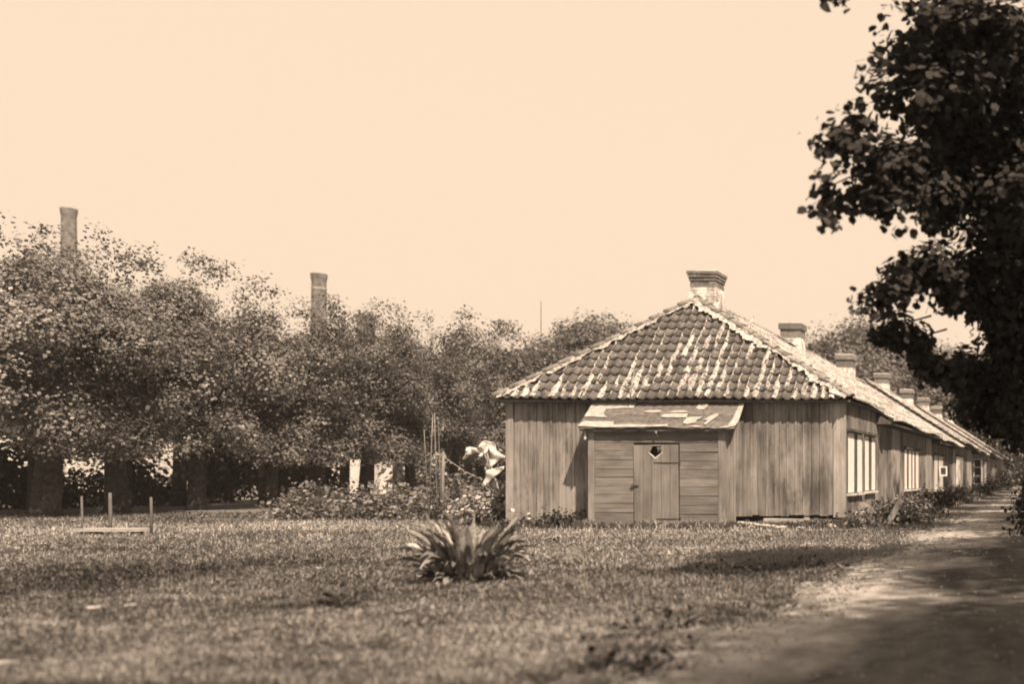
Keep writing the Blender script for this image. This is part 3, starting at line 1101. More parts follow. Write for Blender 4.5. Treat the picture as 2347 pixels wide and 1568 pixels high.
# the lindens across the lawn
front = [(24.2, 7.0, .40), (26.7, 7.0, .46), (29.2, 7.5, .40), (31.8, 7.5, .36), (34.4, 6.8, .28), (36.8, 7.0, .30), (39.0, 7.2, .42), (42.0, 7.4, .32), (44.6, 7.0, .3), (47.2, 8.3, .3), (50.2, 8.2, .3), (54.2, 8.5, .3), (58.4, 9.6, .3), (62.5, 10.4, .3)]
ords = ['cut off by the photo edge at far left', 'with the thickest dark trunk at the left', 'second thick trunk from the left, before the pale house', 'third broad trunk from the left of the row',
        'fourth of the row, before the tall factory chimney', 'fifth of the row, its crown under the nearer factory chimney', 'sixth of the row, dark stout trunk by the white boards',
        'seventh of the row, left of the bean poles', 'eighth of the row, behind the bean poles', 'ninth of the row, rounded top left of the flagpole', 'tenth of the row, beside the end house wall',
        'eleventh of the row, below the thin flagpole', 'twelfth of the row, above the left end of the roof', 'last of the row, against the tiled roof slope']
for i, (Y, ht, r) in enumerate(front):
    rng = np.random.default_rng(100 + i)
    xc = -28.5 + rng.uniform(-.3, .3)
    cz0 = 2.3
    c = (xc, Y, (ht + cz0) / 2)
    lobes = round_lobes(c, (2.5, 2.0, (ht - cz0) / 2), 22, rng, lr=(.23, .37), fr=(.70, .94), core=.70)
    for k in range(7):    # wispy top shoots
        lobes.append((xc + rng.uniform(-1.6, 1.6), Y + rng.uniform(-1.3, 1.3), ht - .1 + rng.uniform(-.2, .85), .16, .16, .4))
    for k in range(8):    # drooping skirts on the lawn side
        lobes.append((xc + rng.uniform(.2, 2.3), Y + rng.uniform(-1.7, 1.7), rng.uniform(1.9, 3.2), .6, .6, .5))
    far = Y > 46
    tree('leafy linden ' + ords[i], (xc, Y, 0), r * .74, ht, lobes, 165 if not far else 85, .098 if not far else .13, 'leaf_pale' if i < 5 else 'leaf', 'lindens in a row across the lawn', 200 + i, trunk_h=2.9, zmin=1.4, up=.5, shell=.6)
back = [(27.9, 7.4), (31.0, 7.6), (33.6, 7.4), (36.2, 7.0), (39.8, 7.0), (44.0, 7.2), (48.5, 7.6), (53.5, 8.0), (60, 9.0)]
bords = ['behind the thick left trunk', 'between the second and third trunks', 'behind the third broad trunk', 'below the gap left of the factory chimney', 'right behind the stout sixth trunk',
         'behind the bean poles', 'behind the washing', 'behind the flagpole', 'behind the roof end']
for i, (Y, ht) in enumerate(back):
    rng = np.random.default_rng(300 + i)
    xc = -33.0 + rng.uniform(-.4, .4)
    lobes = round_lobes((xc, Y, (ht + 2.6) / 2), (2.6, 2.2, (ht - 2.6) / 2), 8, rng)
    tree('shaded linden of the second row, ' + bords[i], (xc, Y, 0), .24, ht, lobes, 34, .19, 'leaf', 'shaded second row of lindens', 400 + i, trunk_h=3.0, zmin=2.0)

# trees far behind the row of houses
farT = [(1250, 64, 775, 5.0, 'low far tree left of the roof behind the flagpole'), (1300, 72, 770, 5.5, 'far rounded tree just left of the tiled roof'), (1385, 78, 752, 5.0, 'far pointed tree touching the left roof slope'),
        (1900, 92, 772, 7.5, 'far broad tree right of the second chimney'), (1985, 98, 775, 7.5, 'far pale tree above the limed roofs'), (2070, 100, 800, 7.0, 'far tree behind the middle chimneys of the row'),
        (2150, 104, 800, 7.5, 'far shaded tree behind the last chimneys'), (2235, 108, 850, 8.0, 'far dark tree at the end of the row'), (2330, 112, 860, 8.0, 'far dark tree closing the path')]
for i, (x, Y, yt, R, lab) in enumerate(farT):
    rng = np.random.default_rng(500 + i)
    top = P(x, yt, Y)
    zc = top.z - R * .75
    lobes = round_lobes((top.x, Y, zc * .62 + 1), (R * .95, R * .8, top.z - (zc * .62 + 1)), 16, rng)
    tree(lab, (top.x, Y, 0), .4, top.z, lobes, 36, .34, 'leaf_far' if x < 2100 else 'leaf', 'far trees behind the row', 600 + i, name='far_tree', trunk_h=4, up=.6)

# dark undergrowth behind the lindens and a hedge at the far end
rng = np.random.default_rng(77)
def hedge_row(name, label, pts, w, h, per_area, size, mat, seed, dark=.3):
    rng = np.random.default_rng(seed)
    lobes = []
    for (a, b) in zip(pts[:-1], pts[1:]):
        L = math.dist(a, b); n = max(2, int(L / (w * .9)))
        for k in range(n):
            t = (k + rng.random()) / n
            hh = h * rng.uniform(.7, 1.15)
            lobes.append((a[0] + (b[0] - a[0]) * t + rng.normal() * w * .2, a[1] + (b[1] - a[1]) * t + rng.normal() * w * .2, hh * .48, w * .7, w * .7, hh * .52))
    C, N = clump_leaves(lobes, per_area, size, rng, .5, zmin=-.1)
    V = leaf_polys(C, size * rng.uniform(.7, 1.3, len(C)), N, rng)
    tone = np.clip(.1 + (1 - dark) * .6 * rng.random(len(C)), 0, 1)
    o = poly_mesh(name, V, 4, tone, M[mat], None, (pts[0][0], pts[0][1], 0))
    return tag(o, label, 'hedge')

hedge_row('hedge', 'dark overgrown hedge in the shade at the far left behind the lindens', [(-35.6, 22), (-35.6, 33.4)], 1.4, 2.9, 75, .2, 'leaf_dark', 81, .6)
hedge_row('hedge', 'short dark hedge between the two glimpses of the pale house', [(-36.5, 37.1), (-36.5, 37.9)], .9, 2.2, 75, .2, 'leaf_dark', 85, .6)
hedge_row('hedge', 'dark hedge between the pale house and the white boards behind the lindens', [(-35.8, 39.4), (-35.8, 46.9)], 1.4, 3.0, 75, .2, 'leaf_dark', 82, .6)
hedge_row('hedge', 'low dark hedge under the glimpses of the pale house', [(-34.6, 32.0), (-34.6, 39.5)], .8, .9, 90, .16, 'leaf_dark', 86, .6)
hedge_row('hedge', 'long dark hedge closing the garden behind the washing', [(-37, 54.0), (-35, 68), (-12, 76)], 2.0, 3.4, 10, .28, 'leaf', 83)
hedge_row('hedge', 'distant hedge line far behind the pale house', [(-75, 40), (-72, 70), (-60, 95), (-30, 110)], 3.5, 5.0, 4, .5, 'leaf', 84)

# ------------------------------------------------------------------ trees of the avenue on the near side of the path
rng = np.random.default_rng(900)
near = empty('avenue_tree', (2.3, 11.0, 0), 'big dark avenue tree hanging its leafy branches over the path', 'tree', 'avenue trees beside the path')
trunk(near, (2.3, 11.0, 0), .38, 4.0, 6, rng)
spr = [(1935, 5, 40, 9.0), (2010, 15, 55, 9.0), (2080, 85, 85, 9.5), (2000, 130, 40, 9.1), (2035, 215, 75, 9.3), (1985, 255, 45, 9.1), (1955, 335, 55, 9.0), (1905, 345, 25, 8.9), (1915, 425, 42, 8.9), (1900, 485, 32, 8.8), (1960, 450, 55, 9.1),
       (2050, 390, 100, 9.5), (2060, 470, 60, 9.4), (2150, 250, 150, 10), (2140, 440, 95, 10.2), (2180, 100, 130, 10), (2290, 120, 150, 10), (2290, 330, 150, 11), (2270, 420, 95, 10.8),
       (2130, 610, 60, 10.2), (2080, 640, 50, 10), (2030, 675, 38, 9.8), (1995, 705, 24, 9.6), (2190, 650, 80, 10.5), (2300, 600, 120, 11), (2300, 700, 60, 11),
       (2060, 755, 42, 10.5), (2020, 770, 25, 10.3), (2100, 785, 40, 11), (2325, 790, 80, 12), (2200, 850, 60, 12), (2120, 840, 40, 12), (2290, 880, 100, 13), (2240, 930, 60, 14), (2330, 470, 120, 10.5), (2340, 700, 110, 11.5), (2335, 950, 90, 14)]
lobes = []
for (x, y, rp, Y) in spr:
    c = P(x, y, Y); r = rp / F * Y
    lobes.append((c.x, Y, c.z, r * .95, r * 1.5, r * .85))
C, N = clump_leaves(lobes, 620, .055, rng, .1, up=.9)
kk = ((vnoise(C * 3.2, 61) > .40) & (vnoise(C * 1.3, 62) > .30)) | (((C[:, 0] / C[:, 1] * F + VX > 2110) | (HY - (C[:, 2] - CAMZ) / C[:, 1] * F > 560)) & (vnoise(C * 2.0, 63) > .27)); C, N = C[kk], N[kk]
cell = np.floor(C / .16).astype(np.int64); key = cell[:, 0] * 73856093 ^ cell[:, 1] * 19349663 ^ cell[:, 2] * 83492791
_, inv, cnt = np.unique(key, return_inverse=True, return_counts=True)
kk = cnt[inv] > 3; C, N = C[kk], N[kk]
sz = .075 * rng.uniform(.5, 1.4, len(C))
V = leaf_polys(C, sz, N, rng, 'round', .5)
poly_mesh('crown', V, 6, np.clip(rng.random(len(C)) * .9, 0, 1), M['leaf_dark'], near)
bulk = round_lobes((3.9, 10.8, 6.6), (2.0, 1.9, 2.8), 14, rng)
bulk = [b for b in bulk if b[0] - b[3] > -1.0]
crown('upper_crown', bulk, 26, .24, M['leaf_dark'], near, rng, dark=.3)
for (x, y, rp, Y) in spr[::2]:
    c = P(x, y, Y); r = rp / F * Y
    mm = MB().tube([c + Vector((r * 1.6, .25, .35 * r + .12)), c + Vector((r * .6, .08, .10)), c + Vector((-r * .5, 0, -.02))], [.013, .009, .004], 5)
    mm.build('twig', M['bark'], near, True)

over = [((4.9, 6.4, 8.0), (2.2, 1.9, 2.0), 'avenue tree whose high crown shades the big overhanging branches', 40),
        ((5.3, 1.3, 7.0), (3.5, 2.1, 2.4), 'avenue tree standing beside the spot the photo is taken from', 60),
        ((4.8, -6.0, 7.6), (3.6, 3.0, 3.2), 'avenue tree behind the spot the photo is taken from', 22)]
for k, (c, R, lab, pa) in enumerate(over):  # unseen crowns, placed and thickened for the shade they cast
    rng = np.random.default_rng(920 + k)
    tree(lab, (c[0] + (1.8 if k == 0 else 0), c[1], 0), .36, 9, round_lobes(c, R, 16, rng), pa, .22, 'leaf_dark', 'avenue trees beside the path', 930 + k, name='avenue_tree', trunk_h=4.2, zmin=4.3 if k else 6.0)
av = [(17.6, 'second avenue tree, dark crown over the path beyond the big branches'), (23.2, 'third avenue tree along the path, opposite the first white windows'), (29.2, 'fourth avenue tree along the path, opposite the second house'), (35.6, 'fifth avenue tree along the path, opposite the third house'),
      (42.6, 'sixth avenue tree along the path, opposite the fourth house'), (50.5, 'seventh avenue tree along the path, opposite the fifth house'), (60.0, 'eighth avenue tree far along the path'), (72.0, 'last avenue tree where the path vanishes')]
for k, (Y, lab) in enumerate(av):
    rng = np.random.default_rng(950 + k)
    c = (3.6 - .055 * Y, Y, 5.7 + .016 * Y); R = (2.5 + .028 * Y, 1.35 + .016 * Y, 2.2 + .02 * Y)
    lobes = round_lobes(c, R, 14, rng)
    tree(lab, (2.0, Y, 0), .34, 9, lobes, 26 if Y < 35 else 16, .22 if Y < 35 else .30, 'leaf_dark', 'avenue trees beside the path', 980 + k, name='avenue_tree', trunk_h=3.6, zmin=2.3 + .006 * Y, dark=.2)


# ------------------------------------------------------------------ bushes and weeds
def bush(name, label, base, w, h, per_area, size, mat, seed, cat='bush', group=None, nl=7, tone=None, shape='kite', d=None):
    rng = np.random.default_rng(seed)
    t = empty(name, base, label, cat, group)
    d = d or w
    lobes = []
    for k in range(nl):
        a = rng.random() * 6.28; q = rng.random() ** .5
        hh = h * rng.uniform(.45, 1.0) * (1 - .35 * q)
        lobes.append((base[0] + math.cos(a) * q * w * .32, base[1] + math.sin(a) * q * d * .32, base[2] + hh * .55, w * .24, d * .24, hh * .5))
    C, N = clump_leaves(lobes, per_area, size, rng, .3, zmin=base[2] - .3)
    C = C[C[:, 2] > base[2] + .01]; N = N[:len(C)]
    V = leaf_polys(C, size * rng.uniform(.6, 1.4, len(C)), N, rng, shape)
    tn = np.clip(rng.random(len(C)) ** 1.5, 0, 1)
    poly_mesh('foliage', V, V.shape[1], tn, M[mat], t)
    m = MB()
    for k in range(5):
        a = rng.random() * 6.28
        m.tube([Vector(base) + Vector((math.cos(a) * .05, math.sin(a) * .05, -.03)), Vector(base) + Vector((math.cos(a) * w * .15, math.sin(a) * w * .15, h * .35)), Vector(base) + Vector((math.cos(a) * w * .3, math.sin(a) * w * .3, h * .75))], [.018, .012, .005], 5)
    m.build('stem', M['bark'], t)
    return t


garden = [(690, 25.0, 1.6, .75, 'low bush at the left end of the garden bed'), (770, 25.6, 1.8, .95, 'pale-flecked bush in the garden bed below the white boards'), (700, 26.8, 1.6, 1.1, 'bush at the back left of the garden bed'),
          (850, 24.8, 1.7, .85, 'leafy bush at the front middle of the garden bed'), (880, 26.6, 2.0, 1.35, 'taller bush behind the garden bed beside the sixth trunk'), (935, 25.0, 1.5, .9, 'bush just left of the bean poles'),
          (985, 24.4, 1.2, .7, 'low plants round the foot of the bean poles'), (1040, 26.0, 1.9, 1.5, 'tall dim bush behind the washing post'), (1035, 24.2, 1.1, .75, 'low plants beside the washing post'),
          (1090, 26.5, 1.6, 1.2, 'dim bush behind the hanging washing')]
for i, (x, Y, w, h, lab) in enumerate(garden):
    bush('garden_bush', lab, ((x - VX) / F * Y, Y, 0), w, h, 95, .10, 'leaf_bush', 1000 + i, group='bushes of the garden bed')
bush('broad_leaf_bush', 'bright bush with broad shiny leaves at the corner of the end house', ((1118 - VX) / F * 22.2, 22.2, 0), 1.05, 1.0, 330, .085, 'leaf_glossy', 1030, shape='round', nl=11)
bush('wall_weed', 'dark weed bush at the wall left of the shed', ((1275 - VX) / F * 20.8, 20.85, 0), 1.15, .45, 150, .075, 'leaf_dark', 1031, nl=8, d=.5)
bush('wall_weed', 'small sprig of pale weeds at the wall near the left house corner', ((1190 - VX) / F * 20.9, 20.9, 0), .6, .35, 90, .08, 'leaf_glossy', 1032, d=.4)
side = [(2075, 22.3, 1.5, .75, 'leaf_bush', 'dark bush at the roadside nearest the end house corner'), (1985, 21.0, 1.0, .42, 'leaf_bush', 'weeds over the rubble at the house corner'), (2020, 22.6, 1.0, .85, 'leaf_bush', 'tall weeds below the first white windows'),
        (2085, 25.5, 1.3, .8, 'leaf_bush', 'rounded bush before the second house'), (2110, 28.5, 1.4, 1.0, 'leaf_dark', 'dark bush below the second windows of the row'), (2150, 33.0, 1.5, .95, 'leaf_dark', 'bush between the second and third houses'),
        (2185, 39.0, 1.5, .95, 'leaf_bush', 'bush before the third house'), (2215, 45.5, 1.4, .9, 'leaf_bush', 'low bush before the fourth house'), (2250, 51.5, 1.6, 1.0, 'leaf_dark', 'dark bush beside the open sash'), (2275, 60.0, 1.8, 1.5, 'leaf_dark', 'tall dark bush before the sixth house'),
        (2295, 70.0, 2.0, 2.0, 'leaf_dark', 'tall dark bush at the end of the row'), (2125, 24.0, .9, .5, 'leaf_dark', 'dark weed clump at the path edge')]
for i, (x, Y, w, h, mt, lab) in enumerate(side):
    bush('roadside_bush', lab, ((x - VX) / F * Y, Y, 0), w, h, 110 if Y < 40 else 50, .085 if Y < 40 else .13, mt, 1050 + i, group='bushes between the path and the row')
verge = [(-.35, 17.5, 1.0, .5), (-.5, 22.0, 1.2, .8), (-.7, 27, 1.4, .9), (-.9, 33.5, 1.4, 1.1), (-1.1, 42, 1.6, 1.3), (-1.3, 53, 1.8, 1.8), (-1.6, 66, 2.2, 2.4)]
vl = ['low dark weeds on the near verge at the right photo edge', 'dark shrub on the near verge at the right photo edge', 'dark shrub on the verge opposite the second house', 'dark shrub on the verge opposite the third house', 'dark shrub on the verge opposite the fourth house', 'tall dark shrub on the verge far along', 'tall dark shrub where the path vanishes']
for i, (X, Y, w, h) in enumerate(verge):
    bush('verge_shrub', vl[i], (X, Y, 0), w, h, 70, .11, 'leaf_dark', 1080 + i, group='dark shrubs on the near verge')

weeds = [(765, 1405, .75, .14, 'dark flat weed clump alone in the lawn'), (1450, 1478, .5, .12, 'dark weed clump at the path edge, left of the bright patch'), (1390, 1535, .42, .10, 'dark weed clump in the lower lawn by the path'), (1480, 1545, .36, .09, 'dark weed clump at the bottom edge of the lawn beside the path'),
         (1660, 1325, .9, .16, 'dark weed patch on the lawn before the path bend'), (1560, 1440, .6, .12, 'small dark weeds along the path edge'), (1850, 1305, .7, .14, 'dark tuft at the path edge below the house corner'),
         (440, 1197, .8, .2, 'small tuft of weeds right of the plank bench'), (1270, 1250, .4, .1, 'tiny weed in the lawn before the shed')]
for i, (x, y, w, h, lab) in enumerate(weeds):
    Y = CAMZ * F / (y - HY)
    bush('weed', lab, ((x - VX) / F * Y, Y, 0), w, h, 170, .055, 'leaf_dark' if i not in (7,) else 'leaf_bush', 1100 + i, cat='weed', group='weed clumps in the lawn', nl=6, d=w * .6)

# ------------------------------------------------------------------ the big-leaved plant in the lawn
YP = 10.3
pc = Vector(((1075 - VX) / F * YP, YP, 0))
plant = empty('dock_plant', pc, 'big clump of long arching dock leaves standing in the lawn', 'plant')
rp = random.Random(5)


def long_leaf(az, L, e0, bend, wid, off, twist):
    n = 9
    p = Vector((math.cos(az) * off, math.sin(az) * off, 0.0)) + pc
    d_ = Vector((math.cos(az), math.sin(az), 0)); s = Vector((-math.sin(az), math.cos(az), 0))
    e = e0
    vs, fs = [], []
    for k in range(n + 1):
        t = k / n
        if t < .22: w = wid * .10
        else:
            q = (t - .22) / .78
            w = wid * (math.sin(math.pi * min(1, q ** .72)) ** .8 * .5 + .02)
        fw = d_ * math.cos(e) + Vector((0, 0, 1)) * math.sin(e)
        nr = -d_ * math.sin(e) + Vector((0, 0, 1)) * math.cos(e)
        ss = (s * math.cos(twist * t) + nr * math.sin(twist * t))
        wav = .012 * math.sin(t * 21 + az * 3)
        vs += [p + ss * w + nr * (.28 * w + wav), p + ss * w * .5 + nr * (.10 * w - wav * .4), p - nr * .004, p - ss * w * .5 + nr * (.10 * w + wav * .4), p - ss * w + nr * (.28 * w - wav)]
        p = p + fw * (L / n)
        e -= bend * (.4 + 1.2 * t) / n
        if k:
            for i in range(4): fs.append(((k - 1) * 5 + i, (k - 1) * 5 + i + 1, k * 5 + i + 1, k * 5 + i))
    mk('leaf', vs, fs, M['dock'], plant, True)


for k in range(66):
    long_leaf(rp.uniform(0, 6.28), rp.uniform(.5, .82), rp.uniform(1.2, 1.52), rp.uniform(.1, 1.3), rp.uniform(.06, .10), rp.uniform(.0, .27), rp.uniform(-1.4, 1.4))
for k in range(48):
    long_leaf(k / 48 * 6.28 + rp.uniform(-.15, .15), rp.uniform(.48, .68), rp.uniform(1.05, 1.35), rp.uniform(.9, 2.4), rp.uniform(.065, .10), rp.uniform(.08, .28), rp.uniform(-1.0, 1.0))
for k in range(36):
    long_leaf(k / 36 * 6.28 + rp.uniform(-.2, .2), rp.uniform(.28, .46), rp.uniform(.5, 1.0), rp.uniform(.9, 1.9), rp.uniform(.07, .11), rp.uniform(.1, .3), rp.uniform(-.8, .8))

# ------------------------------------------------------------------ bench, bean poles, washing
Yb = 17.8
bench = empty('plank_bench', ((265 - VX) / F * Yb, Yb, 0), 'low pale plank between three upright posts on the lawn', 'bench')
a, b = P(187, 1222, Yb), P(335, 1225, Yb)
MB().box((a.x, Yb - .16, .11), (b.x, Yb + .16, .165)).build('seat', M['felt_pale'], bench)
for x, yt, yo, r in ((187, 1138, -.03, .018), (252, 1130, .25, .028), (346, 1140, .0, .022)):
    q = P(x, yt, Yb + yo)
    MB().tube([(q.x, Yb + yo, -.05), (q.x + .01, Yb + yo, q.z * .5), (q.x, Yb + yo, q.z)], [r, r * .95, r * .85], 8).build('post', M['dark_wood'], bench, True)
for x in (215, 310):
    q = P(x, 1222, Yb)
    MB().box((q.x - .05, Yb - .12, -.03), (q.x + .05, Yb + .12, .112)).build('foot', M['dark_wood'], bench)

Yk = 23.6
poles = [((972, 985), (985, 1150), 'leftmost bean pole'), ((992, 950), (984, 1165), 'tallest bean pole leaning left'), ((996, 945), (1004, 1150), 'middle bean pole beside the tallest'), ((1004, 955), (1012, 1140), 'rightmost thin bean pole')]
for i, (t, b, lab) in enumerate(poles):
    tp = P(*t, Yk + .1 * i); bt = P(b[0], b[1], Yk + .1 * i); bt.z = -.05
    tag(MB().tube([bt, bt.lerp(tp, .5) + Vector((random.uniform(-.02, .02), 0, 0)), tp], [.014, .012, .008], 7).build('bean_pole', M['board'], None, True, bt), lab + ' in the garden bed', 'pole', 'bean poles in the garden bed')
Yw = 24.0
p1 = P(1016, 1035, Yw)
tag(MB().tube([(p1.x, Yw, -.05), (p1.x - .01, Yw, .9), (p1.x, Yw, p1.z)], [.04, .036, .03], 8).build('washing_post', M['board'], None, True, (p1.x, Yw, 0)), 'short pale washing post right of the bean poles', 'post')
p2 = P(1115, 1022, Yw + .3)
tag(MB().tube([(p2.x, Yw + .3, -.05), (p2.x + .01, Yw + .3, 1.0), (p2.x, Yw + .3, p2.z)], [.045, .04, .035], 8).build('washing_post', M['bark'], None, True, (p2.x, Yw + .3, 0)), 'dark washing post in the middle of the hanging linen', 'post')
la, lb = P(1018, 1048, Yw), P(1114, 1104, Yw + .25)
le = P(1175, 1060, Yw + .5)
tag(MB().tube([P(1005, 1046, Yw), la, la.lerp(lb, .5) + Vector((0, 0, -.06)), lb], .005, 5).build('washing_line', M['offwhite'], None), 'thin washing line sagging from the pale post to the linen', 'line')
q1, q2 = P(1113, 1030, Yw - .05), P(1148, 1110, Yw - .1)
q2.z = q2.z - .3
tag(MB().tube([q1, q2], [.014, .016], 6).build('prop_stick', M['pole'], None, False, q2), 'slanting prop stick in front of the linen', 'stick')


def ZW(zx, zy):
    return ((1120 + zx * .1148) / 1.0976, (1080 + zy * .1148) / 1.0976)


def cloth(label, pts, mat, yoff, amp, fx, fy, ph):
    def fn(zx, zy, t):
        x, y = ZW(zx, zy)
        w = amp * (math.sin(zx * fx + zy * fy + ph) + .5 * math.sin(zx * fy * 1.7 - zy * fx * 1.3 + ph * 2))
        return P(x, y, Yw + yoff) + Vector((0, w + t, 0))
    o = plate('linen_sheet', pts, fn, .006, M[mat], None, spacing=40, smooth=True)
    return tag(o, label, 'linen', 'linen on the washing line')


cloth('white sheet humped over the top of the washing post', [(715, 400), (735, 345), (760, 300), (830, 268), (900, 252), (960, 265), (1010, 292), (1050, 318), (1085, 350), (1090, 400), (1105, 445), (1150, 475), (1190, 510), (1240, 560), (1295, 590), (1292, 640), (1210, 642), (1165, 690), (1130, 730), (1090, 790), (1040, 840), (1000, 882), (950, 890), (938, 760), (950, 650), (965, 560), (958, 470), (930, 420), (905, 362), (865, 378), (820, 392), (770, 412)],
      'linen', .0, .06, .018, .006, 0)
cloth('white cloth flying out to the left from the washing post', [(425, 435), (450, 405), (510, 385), (600, 398), (700, 416), (800, 400), (902, 366), (908, 450), (905, 541), (830, 541), (805, 590), (770, 612), (712, 590), (742, 515), (660, 522), (600, 540), (530, 580), (480, 625), (400, 682), (383, 652), (430, 582), (480, 530), (545, 498), (440, 492)],
      'linen', -.12, .05, .012, .02, 1)
cloth('white cloth hanging lowest, blown into a curve', [(940, 902), (1050, 868), (1170, 832), (1292, 812), (1292, 882), (1220, 920), (1150, 972), (1080, 1030), (1000, 1102), (955, 1150), (930, 1182), (934, 1280), (892, 1272), (838, 1215), (865, 1160), (895, 1060), (925, 985), (918, 950)],
      'linen', -.16, .05, .015, .008, 2)
cloth('grey towel hanging behind the curved white cloth', [(850, 545), (900, 540), (960, 520), (962, 640), (948, 760), (1000, 800), (1085, 790), (1070, 860), (1000, 905), (900, 930), (870, 880), (866, 730), (855, 640)],
      'linen_grey', .10, .04, .02, .01, 3)

# ------------------------------------------------------------------ rubble at the house corner
def stone(label, c, r, seed, mat='stone', sq=(1, 1, .6)):
    rr = random.Random(seed)
    bm = bmesh.new()
    bmesh.ops.create_icosphere(bm, subdivisions=2, radius=1)
    for v in bm.verts:
        n = v.co.normalized()
        k = 1 + .22 * math.sin(n.x * 3 + seed) * math.cos(n.y * 4 + seed * 2) + rr.uniform(-.09, .09)
        v.co = Vector((n.x * r * sq[0] * k, n.y * r * sq[1] * k, n.z * r * sq[2] * k))
    me = bpy.data.meshes.new('stone'); bm.to_mesh(me); bm.free()
    o = link('stone', me, M[mat], None, c)
    o.rotation_euler = (0, 0, rr.uniform(0, 6))
    return tag(o, label, 'stone', 'loose stones along the house footing')


stones = [(1700, 1190, 20.95, .10, 'stone under the gap beside the shed'), (1722, 1198, 20.7, .07, 'small stone before the gap beside the shed'), (1880, 1196, 20.9, .12, 'stone under the wall near the right house corner'), (1905, 1199, 20.75, .10, 'stone just left of the right house corner'),
          (1950, 1196, 20.9, .12, 'stone at the foot of the right house corner'), (1972, 1183, 21.4, .16, 'pale stone in the rubble right of the house corner'), (1985, 1150, 22.4, .18, 'upper pale stone in the rubble below the windows'), (2003, 1193, 21.2, .14, 'flat pale stone at the front of the rubble'),
          (2045, 1190, 21.5, .10, 'small stone between rubble and roadside bush'), (1835, 1206, 20.6, .06, 'small stone before the loose boards'), (1780, 1208, 20.55, .07, 'small stone in the grass before the loose boards')]
for i, (x, y, Y, r, lab) in enumerate(stones):
    c = P(x, y, Y)
    c.z = max(r * .35, min(c.z, .3)) if i in (5, 6) else r * .4
    stone(lab, c, r, 40 + i, sq=(1.2, 1, .62 if i not in (6,) else 1.3))
a, b = P(1752, 1192, 20.92), P(1858, 1192, 20.92)
tag(box('loose_board', (a.x, 20.86, .02), (b.x, 20.93, .20), M['felt_pale'], None, .012), 'pale loose board on edge below the wall gap', 'board')
c0, c1 = P(1690, 1196, 20.8), P(1800, 1208, 20.6)
mm = MB(); mm.add([(c0.x, 20.78, .11), (c0.x, 20.90, .12), (c1.x, 20.62, .01), (c1.x, 20.74, .02), (c0.x, 20.78, .14), (c0.x, 20.90, .15), (c1.x, 20.62, .04), (c1.x, 20.74, .05)],
                  [(0, 1, 3, 2), (4, 6, 7, 5), (0, 2, 6, 4), (1, 5, 7, 3), (0, 4, 5, 1), (2, 3, 7, 6)])
tag(mm.build('loose_board', M['offwhite']), 'slanting pale plank lying in the grass beside the shed', 'board')
c0, c1 = P(2032, 1182, 21.7), P(2066, 1146, 21.9)
mm = MB().tube([c0, c1], [.05, .05], 4)
mm.v = [v + Vector((0, 0, 0)) for v in mm.v]
ll = Vector((c1.x - c0.x, 0, c1.z - c0.z)).normalized(); pp = Vector((-ll.z, 0, ll.x)) * .07
c0.z = .02
tag(MB().add([c0 - pp, c0 + pp, c1 + pp, c1 - pp, c0 - pp + Vector((0, .03, 0)), c0 + pp + Vector((0, .03, 0)), c1 + pp + Vector((0, .03, 0)), c1 - pp + Vector((0, .03, 0))],
             [(0, 1, 2, 3), (7, 6, 5, 4), (0, 4, 5, 1), (1, 5, 6, 2), (2, 6, 7, 3), (3, 7, 4, 0)]).build('loose_board', M['board_door']), 'short pale plank leaning out of the rubble beside the bushes', 'board')
# pale scraps in the lawn
for i, (x, y, w, lab) in enumerate(((215, 1408, .11, 'pale scrap in the lower left lawn'), (300, 1402, .09, 'second pale scrap right of the first in the lower left lawn'), (8, 1545, .13, 'pale scrap at the bottom left photo edge'), (730, 1313, .07, 'small pale scrap in the middle lawn'), (843, 1490, .10, 'pale scrap in the lower middle lawn'))):
    Y = CAMZ * F / (y - HY)
    c = ((x - VX) / F * Y, Y, .05)
    o = stone(lab, c, w * .5, 70 + i, 'stone', (1.3, .9, .35)); o.name = 'scrap'; o['group'] = 'pale scraps in the lawn'; o['category'] = 'scrap'

# ------------------------------------------------------------------ buildings behind the lindens
ph = empty('pale_house', (-40, 40, 0), 'pale plastered house half hidden behind the left linden trunks', 'house')
MB().box((-47, 31.5, -.05), (-40, 43.4, 3.6)).build('wall', M['plaster'], ph)
MB().box((-40.02, 31.4, .98), (-39.93, 43.5, 1.1)).build('ledge', M['stone'], ph)
MB().add([(-39.5, 31.1, 3.5), (-39.5, 43.9, 3.5), (-43.5, 43.4, 6.4), (-43.5, 31.5, 6.4), (-47.5, 31.1, 3.5), (-47.5, 43.9, 3.5)], [(0, 1, 2, 3), (3, 2, 5, 4), (0, 3, 4), (1, 5, 2), (0, 4, 5, 1)]).build('roof', M['tile'], ph)
for yy in (33.0, 36.0, 38.6, 41.5):
    w = MB().box((-40.0, yy - .45, 1.25), (-39.96, yy + .45, 2.6)).build('window', M['offwhite'], ph)
    MB().box((-39.97, yy - .38, 1.32), (-39.95, yy - .03, 2.53)).build('pane', M['white'], w)
    MB().box((-39.97, yy + .03, 1.32), (-39.95, yy + .38, 2.53)).build('pane', M['white'], w)
wb = empty('white_outbuilding', (-40, 55, 0), 'outbuilding of upright white boards seen between the linden trunks', 'outbuilding')
MB().box((-43, 52.4, 0), (-40, 57.4, 2.7)).build('wall', M['dark_wood'], wb)
yy = 52.4
while yy < 57.3:
    box('board', (-40.02, yy, .05), (-39.96 + random.uniform(0, .03), yy + .34, 2.6), M['white'] if random.random() < .7 else M['offwhite'], wb); yy += .36
